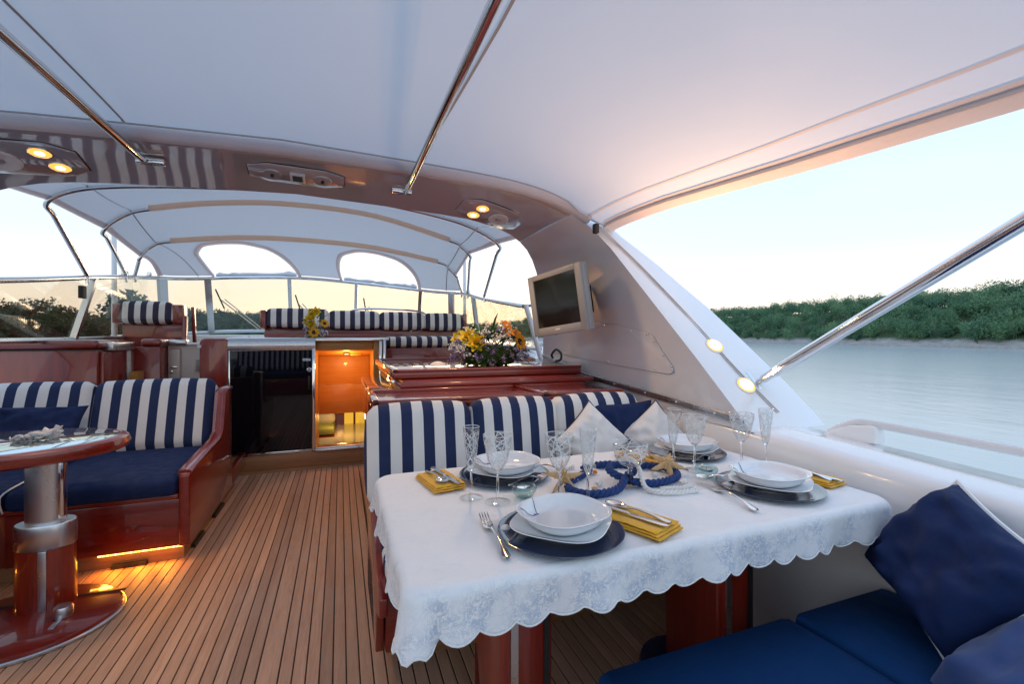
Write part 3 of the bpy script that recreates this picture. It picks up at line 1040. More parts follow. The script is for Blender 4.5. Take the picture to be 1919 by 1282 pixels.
def downlight(T, MX, x, y, r=0.040, e=6.5):
    P = MX @ Matrix.Translation((x, y, -0.010)) @ Matrix.Rotation(PI, 4, 'X')
    h = obj('lamp', MB().lathe([(r, 0.0), (r * 0.99, 0.004), (r * 0.93, 0.005), (r * 0.90, 0.003)], 28, M=P), M['chrome'], T)
    obj('lamp_glass', MB().lathe([(r * 0.92, 0.0032), (r * 0.6, 0.005), (0, 0.0055)], 28, M=P), M['lampglow'], h)
    obj('bulb', MB().lathe([(r * 0.42, 0.0058), (r * 0.25, 0.008), (0, 0.009)], 16, M=P), M['lampcore'], h)
    lamp('downlight', 'SPOT', P @ Vector((0, 0, 0.05)), e, (1.0, 0.58, 0.24), h, 0.03, P @ Vector((0, 0, 0.5)), 150)
def speaker(T, MX, x, y, r):
    P = MX @ Matrix.Translation((x, y, -0.010)) @ Matrix.Rotation(PI, 4, 'X')
    sp_ = obj('speaker', MB().lathe([(r, 0), (r * 0.98, 0.006), (r * 0.90, 0.008), (r * 0.84, 0.004), (0, 0.003)], 32, M=P), M['whitepl'], T)
    obj('speaker_cone', MB().lathe([(r * 0.34, 0.0034), (r * 0.28, 0.007), (0, 0.008)], 20, M=P), M['alu'], sp_)
T, MX = mount('ceiling_light_panel', -1.28, 2.56, 0.42, 0.25, 0.05, 'left arch light panel with two lit lamps and a large speaker', 'light panel')
downlight(T, MX, 0.09, -0.060)
downlight(T, MX, 0.115, 0.045)
speaker(T, MX, -0.08, 0.015, 0.08)
T, MX = mount('ceiling_light_panel', 0.86, 2.64, 0.42, 0.23, 0.22, 'right arch light panel with two lit lamps above the companionway', 'light panel')
downlight(T, MX, -0.085, -0.045)
downlight(T, MX, -0.095, 0.05)
speaker(T, MX, 0.06, 0.01, 0.062)
T, MX = mount('instrument_panel', -0.20, 2.53, 0.44, 0.16, 0.03, 'middle arch panel with a small square display and two round vents', 'instrument panel')
P = MX @ Matrix.Translation((0, 0, -0.010)) @ Matrix.Rotation(PI, 4, 'X')
fr_ = MB().box(-0.035, 0.035, -0.04, 0.04, 0, 0.012, 0.004)
bmesh.ops.transform(fr_.bm, matrix=P, verts=fr_.bm.verts)
d_ = obj('display', fr_, M['whitepl'], T)
fr_ = MB().box(-0.023, 0.023, -0.024, 0.026, 0.0125, 0.014)
bmesh.ops.transform(fr_.bm, matrix=P, verts=fr_.bm.verts)
obj('display_glass', fr_, M['lcd'], d_)
for x_ in (-0.115, 0.115):
    P2 = MX @ Matrix.Translation((x_, 0.005, -0.010)) @ Matrix.Rotation(PI, 4, 'X')
    obj('vent', MB().lathe([(0.045, 0), (0.043, 0.006), (0.03, 0.007), (0.0, 0.004)], 24, M=P2), M['gelarch'], T)
    obj('vent_knob', MB().lathe([(0.008, 0.004), (0.008, 0.015), (0.0, 0.016)], 12, c=(0, 0, 0), M=P2), M['rubber'], T)

# ================================================================ aft canopy over the cockpit
can = thing('aft_canopy', (CL, 0.5, 1.9), 'large white canvas canopy stretched over the cockpit behind the arch', 'canopy')
def cedge(y):      # starboard half width from the centre line, height of the edge
    return interp(y, [-3.0, 0.65, 1.25, 2.24], [2.05, 1.97, 1.90, 1.70]), interp(y, [-3.0, 0.65, 1.25, 2.24], [1.80, 1.835, 1.85, 1.865])
def cpt(u, y):     # u in -1..1
    w, ze = cedge(y)
    zc = interp(y, [-3.0, -1.0, 1.0, 2.24], [2.07, 2.14, 2.15, 2.085])
    a = abs(u)
    z = ze + (zc - ze) * (1 - a ** 2.4)
    sag = 0.012 * math.sin(y * 2.1 + u * 3) * (1 - a)
    return Vector((CL + u * w, y, z + sag))
us = [-1 + 2 * k / 48 for k in range(49)]
ysc = [2.25 - 0.11 * k for k in range(24)]
cm = MB()
def lead(u):
    p = cpt(u, 2.25)
    d = abs(p.x - CL)
    z = interp(d, [abs(q[0] - CL) for q in prof[::-1]], [q[1] for q in prof[::-1]])
    k = 1.025 if z > 1.9 else 1.0
    return Vector((p.x, 2.235, max(1.2 + (z - 1.2) * k + 0.02, p.z - 0.05)))
cm.grid([[lead(u) + Vector((0, 0.03, 0.012)) for u in us], [lead(u) for u in us]] + [[lerp(lead(u), cpt(u, y), min(1, (2.25 - y) / 0.4)) for u in us] if y > 1.9 else [cpt(u, y) for u in us] for y in ysc[1:]])
obj('canvas', cm, M['canvas'], can)
def cpt2(u, y):
    return lerp(lead(u), cpt(u, y), min(1, max(0, (2.25 - y) / 0.4))) if y > 1.9 else cpt(u, y)
for u0, wd in ((-0.33, 0.006), (0.355, 0.006), (0.905, 0.008), (-0.905, 0.008)):
    s_ = MB()
    s_.grid([[cpt2(u0 - wd / 2 * 0.9, y) - Vector((0, 0, 0.004)), cpt2(u0 + wd / 2 * 0.9, y) - Vector((0, 0, 0.004))] for y in ysc])
    obj('seam', s_, M['seam'] if abs(u0) < 0.5 else M['hem2'], can)
for sg in (-1, 1):
    s_ = MB()
    s_.grid([[cpt2(sg * 0.955, y) - Vector((0, 0, 0.006)), cpt2(sg * 0.985, y) - Vector((0, 0, 0.018)), cpt2(sg * 1.0, y) - Vector((0, 0, 0.02)), cpt2(sg * 1.004, y) + Vector((0, 0, 0.012))] for y in ysc])
    obj('edge_hem', s_, M['hem2'], can)
    s_ = MB().tube([cpt2(sg * 0.968, y) - Vector((0, 0, 0.016)) for y in ysc], 0.009, 8)
    obj('edge_rope', s_, M['hem2'], can)
obj('front_edge_cord', MB().tube([lead(u) + Vector((0, -0.004, -0.006)) for u in us], 0.004, 6), M['seam'], can)
# steel poles that carry it
def pole(name, a, b, r, label):
    T = thing(name, a, label, 'pole', 'steel canopy poles')
    a, b = Vector(a), Vector(b)
    d = (b - a).normalized()
    obj('tube', MB().tube([a + d * 0.10, b], r, 20), M['chrome'], T)
    obj('end_sleeve', MB().tube([a + d * 0.03, a + d * 0.15], r * 0.82, 16), M['chrome'], T)
    obj('end_fork', MB().tube([a - d * 0.012, a + d * 0.045], r * 0.5, 12), M['chrome'], T)
    return T
P1 = pole('canopy_pole', (-0.82, 2.50, 1.985), (-0.867, -0.3, 2.03), 0.017, 'steel pole under the canopy at the left, its end at the striped reflection')
P2 = pole('canopy_pole', (0.335, 2.53, 1.985), (0.362, -0.3, 2.03), 0.017, 'steel pole under the middle of the canopy, right of the display')
for T, p in ((P1, (-0.80, 2.50, 1.998)), (P2, (0.315, 2.54, 2.000))):
    obj('bracket', MB().box(p[0] - 0.055, p[0] + 0.055, p[1] - 0.02, p[1] + 0.02, p[2] - 0.022, p[2] + 0.01, 0.008), M['chrome'], T)
P3 = pole('canopy_strut', (1.832, 1.585, 0.986), (1.80, 0.16, 1.85), 0.024, 'thick steel strut rising from the white wing to the canopy edge')
obj('foot_bracket', MB().box(-0.012, 0.012, -0.055, 0.055, -0.02, 0.012, 0.004, M=Matrix.Translation((1.812, 1.60, 0.985)) @ Matrix.Rotation(R(46), 4, 'X')), M['chrome'], P3)

# ================================================================ windscreen
RAIL = [(-1.90, 3.42, 1.51), (-1.90, 3.95, 1.578), (-1.90, 4.63, 1.672), (-1.885, 5.26, 1.755), (-1.84, 5.72, 1.806), (-1.70, 6.0, 1.835), (-1.43, 6.14, 1.865), (-1.19, 6.2, 1.891), (-0.47, 6.28, 1.93), (0.20, 6.26, 1.893), (0.93, 6.12, 1.818), (1.20, 6.0, 1.785), (1.39, 5.85, 1.763), (1.46, 5.5, 1.725), (1.50, 4.91, 1.62), (1.50, 3.68, 1.46)]
BASE = [(-2.02, 3.42, 1.165), (-2.02, 3.95, 1.167), (-2.02, 4.55, 1.17), (-1.99, 5.5, 1.185), (-1.95, 6.1, 1.20), (-1.80, 6.5, 1.225), (-1.52, 6.72, 1.25), (-1.28, 6.82, 1.265), (-0.50, 6.95, 1.275), (0.20, 6.9, 1.27), (0.98, 6.7, 1.24), (1.28, 6.5, 1.215), (1.50, 6.25, 1.19), (1.60, 5.8, 1.14), (1.63, 5.0, 1.10), (1.63, 3.62, 1.09)]
ws = thing('windscreen', (CL, 6.9, 1.2), 'wraparound bronze tinted windscreen with a steel top rail', 'windscreen')
rail = catmull(RAIL, 6)
base = catmull(BASE, 6)
obj('top_rail', MB().tube(rail, 0.021, 12), M['chrome'], ws)
obj('base_trim', MB().tube(base, 0.02, 8), M['alu'], ws)
stops = [0, 13, 27, 36, 47, 54, 61, 71, 81, 90]
for a, b in zip(stops[:-1], stops[1:]):
    g_ = MB()
    top_, bot_ = rail[a:b + 1], base[a:b + 1]
    o1 = [[p, q] for p, q in zip(top_, bot_)]
    cen = Vector((CL, 4.5, 1.5))
    def push(p):
        d = p - cen
        d.z = 0
        return p + d.normalized() * 0.006
    g_.grid(o1)
    g_.grid([[push(p), push(q)] for p, q in o1])
    pn = obj('pane', g_, M['tint'], ws)
for k, w_ in zip(stops[1:-1], (0.045, 0.10, 0.065, 0.045, 0.04, 0.045, 0.08, 0.05)):
    a, b = rail[k], base[k]
    t = (rail[k + 1] - rail[k - 1]).normalized()
    nrm = (b - a).cross(t).normalized()
    m_ = MB()
    for s1 in (-1,):
        q = [a - t * w_ / 2 - nrm * 0.02, a + t * w_ / 2 - nrm * 0.02, a + t * w_ / 2 + nrm * 0.02, a - t * w_ / 2 + nrm * 0.02]
        r_ = [p + (b - a) for p in q]
        m_.grid([q + [q[0]], r_ + [r_[0]]])
    obj('mullion', m_, M['alu'], ws, angle=30)
# aft end post and small gate frame on the starboard side
for dx, dy in ((0.0, -0.02), (0.11, -0.06)):
    obj('end_post', MB().tube([(1.50 + dx, 3.66 + dy, 1.47 - dy * 0.2), (1.62 + dx, 3.60 + dy, 1.0)], 0.022, 10), M['whitepl'], ws)
obj('gate_bar', MB().tube([(1.50, 3.66, 1.46), (1.61, 3.6, 1.475)], 0.014, 8), M['chrome'], ws)
obj('gate_bar', MB().tube([(1.60, 3.62, 1.13), (1.80, 3.56, 1.12)], 0.018, 8), M['whitepl'], ws)
# small clamps on the rail
for k in (18, 24, 79):
    p = rail[k]
    obj('rail_clamp', MB().box(p.x - 0.02, p.x + 0.02, p.y - 0.03, p.y + 0.03, p.z + 0.012, p.z + 0.055, 0.006), M['chrome'], ws)
m_ = MB().box(-1.93, -1.90, 4.55, 4.62, 1.50, 1.60, 0.006)
obj('switch_box', m_, M['rubber'], ws)

def wiper(p0, p1, c, lab):
    T = thing('windscreen_wiper', c, lab, 'wiper', 'windscreen wipers')
    p0, p1, c = Vector(p0), Vector(p1), Vector(c)
    mid = (p0 + p1) / 2
    obj('blade', MB().tube([p0, p1], 0.009, 6), M['black'], T)
    obj('arm', MB().tube([mid, c], 0.008, 6), M['alu'], T)
    obj('arm', MB().tube([mid + Vector((0.05, 0, 0.0)), c + Vector((0.05, 0, 0.0))], 0.007, 6), M['alu'], T)
wiper((-1.43, 6.50, 1.775), (-1.36, 6.62, 1.545), (-1.02, 6.88, 1.29), 'windscreen wiper on the left front pane, largest of the three')
wiper((-0.55, 6.58, 1.74), (-0.49, 6.68, 1.52), (-0.24, 6.98, 1.29), 'windscreen wiper behind the yellow flower posy')
wiper((0.30, 6.54, 1.72), (0.34, 6.64, 1.50), (0.58, 6.92, 1.27), 'windscreen wiper above the right end of the striped helm bench')

# ================================================================ forward canopy on three hoops
fc = thing('forward_canopy', (CL, 4.8, 1.9), 'white canvas forward canopy on bent steel hoops with two arched openings', 'canopy')
ST = {
    0: (3.02, [(-1.70, 2.00), (-1.58, 2.05), (-1.3, 2.09), (-0.85, 2.12), (CL, 2.14), (0.35, 2.12), (0.82, 2.08), (1.12, 2.02), (1.31, 1.95)]),
    1: (3.76, [(-1.75, 2.08), (-1.62, 2.17), (-1.35, 2.23), (-0.85, 2.28), (CL, 2.31), (0.35, 2.28), (0.85, 2.21), (1.12, 2.13), (1.30, 2.02)]),
    2: (4.50, [(-1.75, 2.06), (-1.62, 2.19), (-1.45, 2.26), (-1.0, 2.35), (-0.44, 2.40), (0.29, 2.365), (1.03, 2.19), (1.15, 2.13), (1.24, 2.05)]),
    3: (5.20, [(-1.75, 1.955), (-1.66, 2.07), (-1.51, 2.128), (-0.93, 2.202), (-0.35, 2.22), (0.34, 2.19), (1.05, 2.08), (1.18, 2.01), (1.27, 1.925)]),
}
def section(k, n=72):
    y, P = ST[k]
    c = catmull([(a, y, b) for a, b in P], 12)
    return [c[round(i * (len(c) - 1) / n)] for i in range(n + 1)]
NS = 72
sec = [section(k, NS) for k in range(4)]
sub = []
for a in range(3):
    for q in range(6):
        t = q / 6
        sub.append([lerp(sec[a][i], sec[a + 1][i], t) - Vector((0, 0, 0.018 * math.sin(PI * t) * (1 - abs(2 * i / NS - 1) ** 3))) for i in range(NS + 1)])
sub.append(sec[3])
c_ = MB()
c_.grid(sub)
obj('canvas', c_, M['canvas2'], fc)
# last panel, from the front hoop down to the windscreen rail, with two arched openings
rl = rail[26:77]
def railpt(u):
    f = u * (len(rl) - 1)
    i = min(int(f), len(rl) - 2)
    return lerp(rl[i], rl[i + 1], f - i) + Vector((0, -0.01, 0.03))
def s3(u):
    f = u * NS
    i = min(int(f), NS - 1)
    return lerp(sec[3][i], sec[3][i + 1], f - i)
def panelpt(u, v):     # v 0 rail, 1 hoop
    p = lerp(railpt(u), s3(u), v)
    return p + Vector((0, 0.02, 0.05)) * math.sin(PI * v)
def u_at(xr):
    us_ = np.linspace(0, 1, 600)
    xs_ = [railpt(q).x for q in us_]
    return float(us_[int(np.argmin([abs(q - xr) for q in xs_]))])
WN = []
for xa, xb, hgt in ((-1.36, -0.49, 0.80), (0.03, 0.97, 0.78)):
    WN.append((u_at(xa), u_at(xb), hgt))
cols = [0.0]
for (ua, ub, hgt) in WN:
    cols += list(np.linspace(cols[-1], ua, 8))[1:]
    cols += [ua + (ub - ua) * (0.5 - 0.5 * math.cos(PI * k / 26)) for k in range(1, 27)]
cols += list(np.linspace(cols[-1], 1, 10))[1:]
def low(u):
    for (ua, ub, hgt) in WN:
        if ua < u < ub:
            s = 2 * (u - ua) / (ub - ua) - 1
            return hgt * (1 - abs(s) ** 2.3) ** 0.5
    return 0.0
c_ = MB()
c_.grid([[panelpt(u, lerp(low(u), 1.0, k / 10)) for k in range(11)] for u in cols])
obj('front_panel', c_, M['canvas2'], fc)
for (ua, ub, hgt) in WN:
    path = []
    for k in range(41):
        u = ua + (ub - ua) * (0.5 - 0.5 * math.cos(PI * k / 40))
        path.append(panelpt(u, low(u)))
    h_ = MB()
    inner = []
    cpt_ = sum(path, Vector()) / len(path)
    cpt_.z = path[0].z
    for p in path:
        d = (cpt_ - p).normalized()
        off_ = Vector((0, -0.016, -0.016))
        inner.append([p - d * 0.048 + off_, p + d * 0.006 + off_])
    h_.grid(inner)
    obj('opening_hem', h_, M['hem'], fc)
    roll = []
    rr_ = []
    for k in range(25):
        u = lerp(ua + 0.004, ub - 0.004, k / 24)
        roll.append(railpt(u) + Vector((0, 0.03, 0.008 + 0.012 * noise.noise(Vector((k * 0.5, ua * 9, 0))))))
        rr_.append(0.022 + 0.012 * noise.noise(Vector((k * 0.45, 4 + ua * 7, 1))))
    rr_[-3] += 0.022
    rr_[-2] += 0.018
    obj('rolled_flap', MB().tube(roll, rr_, 8), M['canvas2'], fc)
# edge tape along both open sides
for side in (0, NS):
    e_ = MB()
    line = [r[side] for r in sub] + [panelpt(0 if side == 0 else 1, v) for v in (0.8, 0.6, 0.4, 0.2, 0.0)]
    ins = [r[3 if side == 0 else NS - 3] for r in sub] + [panelpt(0.03 if side == 0 else 0.97, v) for v in (0.8, 0.6, 0.4, 0.2, 0.0)]
    line = catmull(line, 2)
    ins = catmull(ins, 2)
    e_.grid([[a + Vector((0, 0, -0.012)), lerp(a, b, 0.9) + Vector((0, 0, -0.004))] for a, b in zip(line, ins)])
    obj('edge_tape', e_, M['hem'], fc)
    s_ = MB()
    k1, k2 = (12, 0.17) if side == 0 else (NS - 10, 0.86)
    q = catmull([r[k1] for r in sub] + [panelpt(k1 / NS, v) for v in (0.8, 0.6, 0.4, 0.2, 0.0)], 2)
    s_.grid([[p + Vector((-0.005, 0, -0.005)), p + Vector((0.005, 0, -0.005))] for p in q])
    obj('seam', s_, M['seam'], fc)
# hoops
bases = {1: ((-1.885, 4.58, 1.685), (1.47, 4.75, 1.635)), 2: ((-1.875, 5.26, 1.775), (1.455, 5.38, 1.725)), 3: ((-1.865, 5.43, 1.795), (1.44, 5.62, 1.757))}
for k in (1, 2, 3):
    y, P = ST[k]
    top_ = [Vector((a, y, b - 0.028)) for a, b in P]
    path = [Vector(bases[k][0])] + [lerp(Vector(bases[k][0]), top_[0], t) for t in (0.3, 0.6, 0.85)] + top_ + [lerp(top_[-1], Vector(bases[k][1]), t) for t in (0.15, 0.4, 0.7)] + [Vector(bases[k][1])]
    path = catmull(path, 6)
    if k == 1:
        obj('hoop', MB().tube(path, 0.0155, 12), M['chrome'], fc)
    else:
        # hoop left out inside the sewn canvas sleeve so light shows through
        sl = catmull(top_[2:7], 8)
        x0, x1 = sl[0].x + 0.02, sl[-1].x - 0.02
        obj('hoop', MB().tube([p for p in path[:len(path) // 2] if p.x <= x0 + 0.03 or p.z < sl[0].z - 0.2], 0.0155, 12), M['chrome'], fc)
        obj('hoop', MB().tube([p for p in path[len(path) // 2:] if p.x >= x1 - 0.03 or p.z < sl[-1].z - 0.2], 0.0155, 12), M['chrome'], fc)
        m_ = MB()
        m_.grid([[p + Vector((0, 0.026 * math.cos(a_), 0.030 + 0.048 * math.sin(a_))) for a_ in [-PI * q / 10 for q in range(11)]] for p in sl])
        obj('hoop_sleeve', m_, M['sleeve'], fc)
    for b in bases[k]:
        obj('hoop_foot', MB().tube([(b[0], b[1], b[2] - 0.07), (b[0], b[1], b[2] + 0.02)], 0.013, 8), M['chrome'], fc)
for (x_, y_, z0, z1, lab) in ((-2.09, 5.6, 1.1, 2.2, 'slim white antenna mast outside the left side window'), (1.63, 6.2, 1.0, 2.25, 'slim white antenna mast beyond the right windscreen corner')):
    T = thing('antenna_mast', (x_, y_, z0), lab, 'antenna')
    obj('mast', MB().tube([(x_, y_, z0), (x_, y_, z1)], [0.024, 0.022], 10), M['whitepl'], T)
    obj('mast_base', MB().lathe([(0.045, 0), (0.045, 0.03), (0.028, 0.09), (0.024, 0.09)], 14, (x_, y_, z0)), M['chrome'], T)
# low handrail on the starboard side deck
T = thing('handrail', (1.92, 1.2, 0.78), 'low white handrail along the outer edge of the side deck', 'handrail')
obj('rail', MB().tube(catmull([(1.90, 1.30, 0.80), (1.915, 1.22, 0.85), (1.915, 1.13, 0.862), (1.91, 0.7, 0.852), (1.90, 0.0, 0.838), (1.90, -2.0, 0.80)], 6), [0.016] * 31, 10), M['whitepl'], T)
obj('end_fairing', MB().prism([(1.33, 0.79), (1.28, 0.82), (1.22, 0.845), (1.15, 0.858), (1.12, 0.855), (1.12, 0.79)], 'x', 1.885, 1.945, 0.006), M['gel'], T)
for y_ in (0.35, -0.6):
    obj('rail_post', MB().tube([(1.905, y_, 0.77), (1.905, y_, 0.84)], 0.013, 8), M['whitepl'], T)
# ================================================================ saloon bulkhead: sliding door and companionway
def brush(a):
    return a
dr = thing('sliding_door', (-0.55, 4.52, 0.15), 'dark smoked glass sliding door in a steel frame beside the companionway', 'door')
obj('pane', MB().box(-0.885, -0.238, 4.512, 4.530, 0.17, 1.072), M['darkglass'], dr, smooth=False)
obj('frame', MB().box(-0.898, -0.885, 4.505, 4.540, 0.16, 1.09, 0.003), M['chrome'], dr)
obj('frame', MB().box(-0.238, -0.212, 4.500, 4.540, 0.16, 1.09, 0.003), M['chrome'], dr)
obj('bottom_rail', MB().box(-0.885, -0.238, 4.500, 4.540, 0.152, 0.176, 0.003), M['chrome'], dr)
cap = MB().prism([(4.505, 1.075), (4.495, 1.11), (4.497, 1.15), (4.52, 1.178), (4.56, 1.188), (4.62, 1.188), (4.62, 1.075)], 'x', -0.90, -0.212)
obj('top_cap', cap, M['alu'], dr, angle=60)
for x_, z_, r_ in ((-0.305, 0.985, 0.014), (-0.282, 0.985, 0.014), (-0.262, 0.984, 0.013), (-0.262, 0.895, 0.021)):
    obj('lock', MB().lathe([(r_, 0), (r_, 0.010), (r_ * 0.7, 0.014), (r_ * 0.55, 0.010), (0, 0.010)], 20, M=Matrix.Translation((x_, 4.513, z_)) @ Matrix.Rotation(R(90), 4, 'X')), M['chrome'], dr)
obj('handle', MB().box(-0.272, -0.256, 4.49, 4.512, 0.72, 0.84, 0.006), M['black'], dr)

cw = thing('companionway', (0.08, 4.55, 0.15), 'open companionway with warm lit honey coloured lining in a steel frame', 'doorway')
obj('sill', MB().box(-0.212, 0.60, 4.495, 4.60, 0.151, 0.186, 0.006), M['alu'], cw)
obj('sill_plate', MB().box(-0.212, 0.60, 4.483, 4.495, 0.152, 0.168, 0.003), M['chrome'], cw)
obj('lintel', MB().box(-0.212, 0.40, 4.50, 4.60, 1.152, 1.178, 0.006), M['chrome'], cw)
obj('jamb', MB().box(0.345, 0.375, 4.49, 4.56, 0.186, 1.152, 0.006), M['chrome'], cw)
obj('jamb', MB().box(0.383, 0.41, 4.49, 4.56, 0.186, 1.178, 0.006), M['chrome'], cw)
obj('jamb_track', MB().box(0.372, 0.386, 4.51, 4.56, 0.186, 1.15), M['black'], cw)
# lining: left cheek, right cheek, header board, sloping ceiling, hanging panels
obj('lining', MB().box(-0.235, -0.213, 4.56, 5.35, -0.9, 1.15), M['honey'], cw)
obj('lining', MB().box(0.30, 0.345, 4.565, 5.35, -0.9, 1.15), M['honey'], cw)
obj('header_board', MB().box(-0.21, 0.298, 4.605, 4.63, 1.065, 1.15, 0.003), M['honey'], cw)
obj('sloping_ceiling', MB().prism([(4.631, 1.075), (5.25, 0.98), (5.25, 1.16), (4.631, 1.16)], 'x', -0.212, 0.299), M['honey'], cw)
obj('hanging_panel', MB().box(-0.211, 0.298, 5.25, 5.30, 0.68, 1.0, 0.004), M['honey'], cw)
obj('hanging_panel', MB().box(-0.211, 0.298, 5.225, 5.249, 0.37, 0.678, 0.004), M['honey'], cw)
P = Matrix.Translation((0.06, 4.90, 1.030)) @ Matrix.Rotation(PI + R(-9), 4, 'X')
lp = obj('cabin_lamp', MB().lathe([(0.036, 0), (0.034, 0.010), (0.028, 0.012)], 20, M=P), M['chrome'], cw)
obj('lamp_glass', MB().lathe([(0.028, 0.011), (0.0, 0.014)], 20, M=P), M['lampcore'], lp)
lamp('cabin_light', 'POINT', P @ Vector((0, 0, 0.10)), 2.2, (1.0, 0.52, 0.14), lp, 0.03)
obj('ceiling_trim', MB().box(0.10, 0.20, 4.98, 5.02, 1.00, 1.018, 0.003, M=None), M['honey'], cw)
# cabin below: floor, back wall, lit panelled door, berth
cb = MB()
cb.box(-1.6, 1.1, 4.7, 7.2, -0.95, -0.9)
cb.box(-1.6, 1.1, 7.0, 7.05, -0.95, 0.9)
cb.box(-1.65, -1.6, 4.7, 7.05, -0.95, 0.9)
cb.box(1.1, 1.15, 4.7, 7.05, -0.95, 0.9)
cb.box(-1.6, -0.236, 4.7, 4.75, -0.95, 0.1)
tag(obj('cabin', cb, M['honey'], smooth=False), kind='structure')
bd = thing('berth', (-0.55, 6.5, -0.9), 'cabin berth with pale green mattress and pillows glimpsed below the companionway', 'bed')
obj('base', MB().box(-1.1, -0.065, 6.1, 6.99, -0.9, -0.045, 0.01), M['mah'], bd)
obj('drawer_front', MB().box(-1.1, -0.065, 6.085, 6.1, -0.16, -0.07, 0.004), M['honey'], bd)
obj('mattress', MB().rcush((0.51, 0.43, 0.05), 0.035, 0.008, Matrix.Translation((-0.585, 6.55, 0.006))), plain('green mattress', (0.36, 0.42, 0.14), 0.9), bd)
for x_ in (-0.42, -0.19):
    obj('pillow', MB().rcush((0.11, 0.05, 0.07), 0.04, 0.02, Matrix.Translation((x_, 6.5, 0.115)) @ Matrix.Rotation(R(-15), 4, 'X'), 6), M['wcloth'], bd)
cd_ = thing('cabin_door', (0.25, 6.9, -0.9), 'panelled cabin door with glowing yellow panes below the companionway', 'door')
obj('frame', MB().box(-0.05, 0.055, 6.9, 6.98, -0.9, 0.6), M['mahz'], cd_)
obj('frame', MB().box(0.33, 0.80, 6.9, 6.98, -0.9, 0.6), M['mahz'], cd_)
obj('glazing_bar', MB().box(0.177, 0.205, 6.91, 6.97, -0.9, 0.6), M['mahz'], cd_)
for z_ in (-0.52, -0.11, 0.3):
    obj('glazing_bar', MB().box(0.055, 0.33, 6.912, 6.968, z_ - 0.014, z_ + 0.014), M['mah'], cd_)
pn_ = emit('lit cabin pane', (1.0, 0.52, 0.05), 0.42)
for x0, x1 in ((0.055, 0.177), (0.205, 0.33)):
    for z0, z1 in ((-0.50, -0.125), (-0.095, 0.28)):
        obj('pane', MB().box(x0, x1, 6.95, 6.96, z0, z1), pn_, cd_, smooth=False)
T = thing('cabin_ceiling_lamp', (0.0, 6.1, 0.3), 'small lamp inside the lower cabin', 'lamp')
obj('shade', MB().lathe([(0.05, 0), (0.045, 0.03), (0.0, 0.035)], 16, (0.0, 6.1, 0.33)), M['lampglow'], T)
lamp('cabin_lamp_light', 'POINT', (0.0, 6.1, 0.22), 1.6, (1.0, 0.52, 0.14), T, 0.05)

# hatch top over the stairs that carries the posy
ht = MB().box(-0.93, 0.45, 4.625, 6.3, 1.16, 1.184, 0.006)
tag(obj('hatch_top', ht, M['gel']), 'white companionway hatch top behind the sliding door', 'hatch')
obj('hatch_hinge', MB().box(-0.98, -0.955, 5.9, 5.93, 1.19, 1.205, 0.003), M['chrome'], bpy.data.objects['hatch_top'])

rp = MB().prism([(-1.105, 0.10), (-0.90, 0.10), (-0.90, 1.15), (-0.905, 1.172), (-0.92, 1.18), (-1.07, 1.18), (-1.095, 1.168), (-1.105, 1.14)], 'y', 4.50, 4.62, 0.004)
rp_ = tag(obj('door_post', rp, M['mahz']), 'red varnished mahogany post left of the dark sliding door', 'post')
obj('latch_tab', MB().box(-1.12, -1.09, 4.488, 4.502, 1.10, 1.125, 0.003), M['whitepl'], rp_)

# ================================================================ port side cabinets and helm
cab = thing('galley_cabinet', (-1.95, 4.55, 0.1), 'large glossy red mahogany cabinet behind the left sofa', 'cabinet')
obj('body', MB().box(-2.36, -1.715, 4.31, 4.80, 0.1, 1.098, 0.006), M['mahz'], cab)
obj('worktop', MB().box(-2.38, -1.70, 4.29, 4.82, 1.10, 1.172, 0.03, 4), M['mah'], cab)
obj('worktop_groove', MB().box(-2.37, -1.705, 4.298, 4.80, 1.094, 1.100), M['caulk'], cab)
obj('corner_trim', MB().box(-1.714, -1.655, 4.42, 4.83, 1.085, 1.15, 0.008), M['alu'], cab)
obj('side_panel', MB().box(-1.713, -1.69, 4.35, 4.83, 0.1, 1.08, 0.004), M['mahz'], cab)
cab = thing('helm_cabinet', (-1.5, 5.0, 0.1), 'narrow red mahogany cabinet with a rolled top left of the white door', 'cabinet')
obj('body', MB().box(-1.69, -1.485, 4.84, 5.25, 0.1, 1.105, 0.006), M['mahz'], cab)
obj('rolled_top', MB().box(-1.62, -1.47, 4.82, 5.25, 1.107, 1.178, 0.025, 4), M['mah'], cab)
obj('edge_strip', MB().box(-1.692, -1.684, 4.826, 4.846, 0.1, 1.1), M['alu'], cab)
hc = thing('helm_console', (-1.3, 5.1, 0.1), 'cream helm console side with a small door and a slotted vent', 'console')
obj('wall', MB().box(-1.48, -1.08, 5.02, 5.10, 0.1, 1.115, 0.006), M['cream'], hc)
obj('cap_rail', MB().box(-1.47, -1.33, 4.98, 5.10, 1.117, 1.168, 0.012), M['alu'], hc)
obj('cap_rail', MB().box(-1.329, -1.08, 4.99, 5.10, 1.117, 1.14, 0.006), M['gel'], hc)
d2 = obj('door', MB().box(-1.465, -1.375, 5.008, 5.02, 0.3, 1.09, 0.02, 4), M['cream'], hc)
obj('handle', MB().box(-1.455, -1.40, 4.995, 5.008, 0.905, 0.925, 0.005), M['chrome'], d2)
obj('keyhole', MB().box(-1.455, -1.435, 5.0, 5.008, 0.86, 0.885, 0.004), M['chrome'], d2)
obj('vent_plate', MB().box(-1.27, -1.215, 5.012, 5.02, 0.86, 1.0, 0.003), M['cream'], hc)
for k in range(6):
    obj('vent_slot', MB().box(-1.255, -1.228, 5.008, 5.013, 0.878 + 0.018 * k, 0.884 + 0.018 * k), M['black'], hc)
obj('diagonal_strut', MB().tube([(-1.10, 5.0, 1.10), (-1.17, 5.0, 0.80), (-1.17, 5.0, 0.4)], 0.014, 8), M['mahz'], hc)

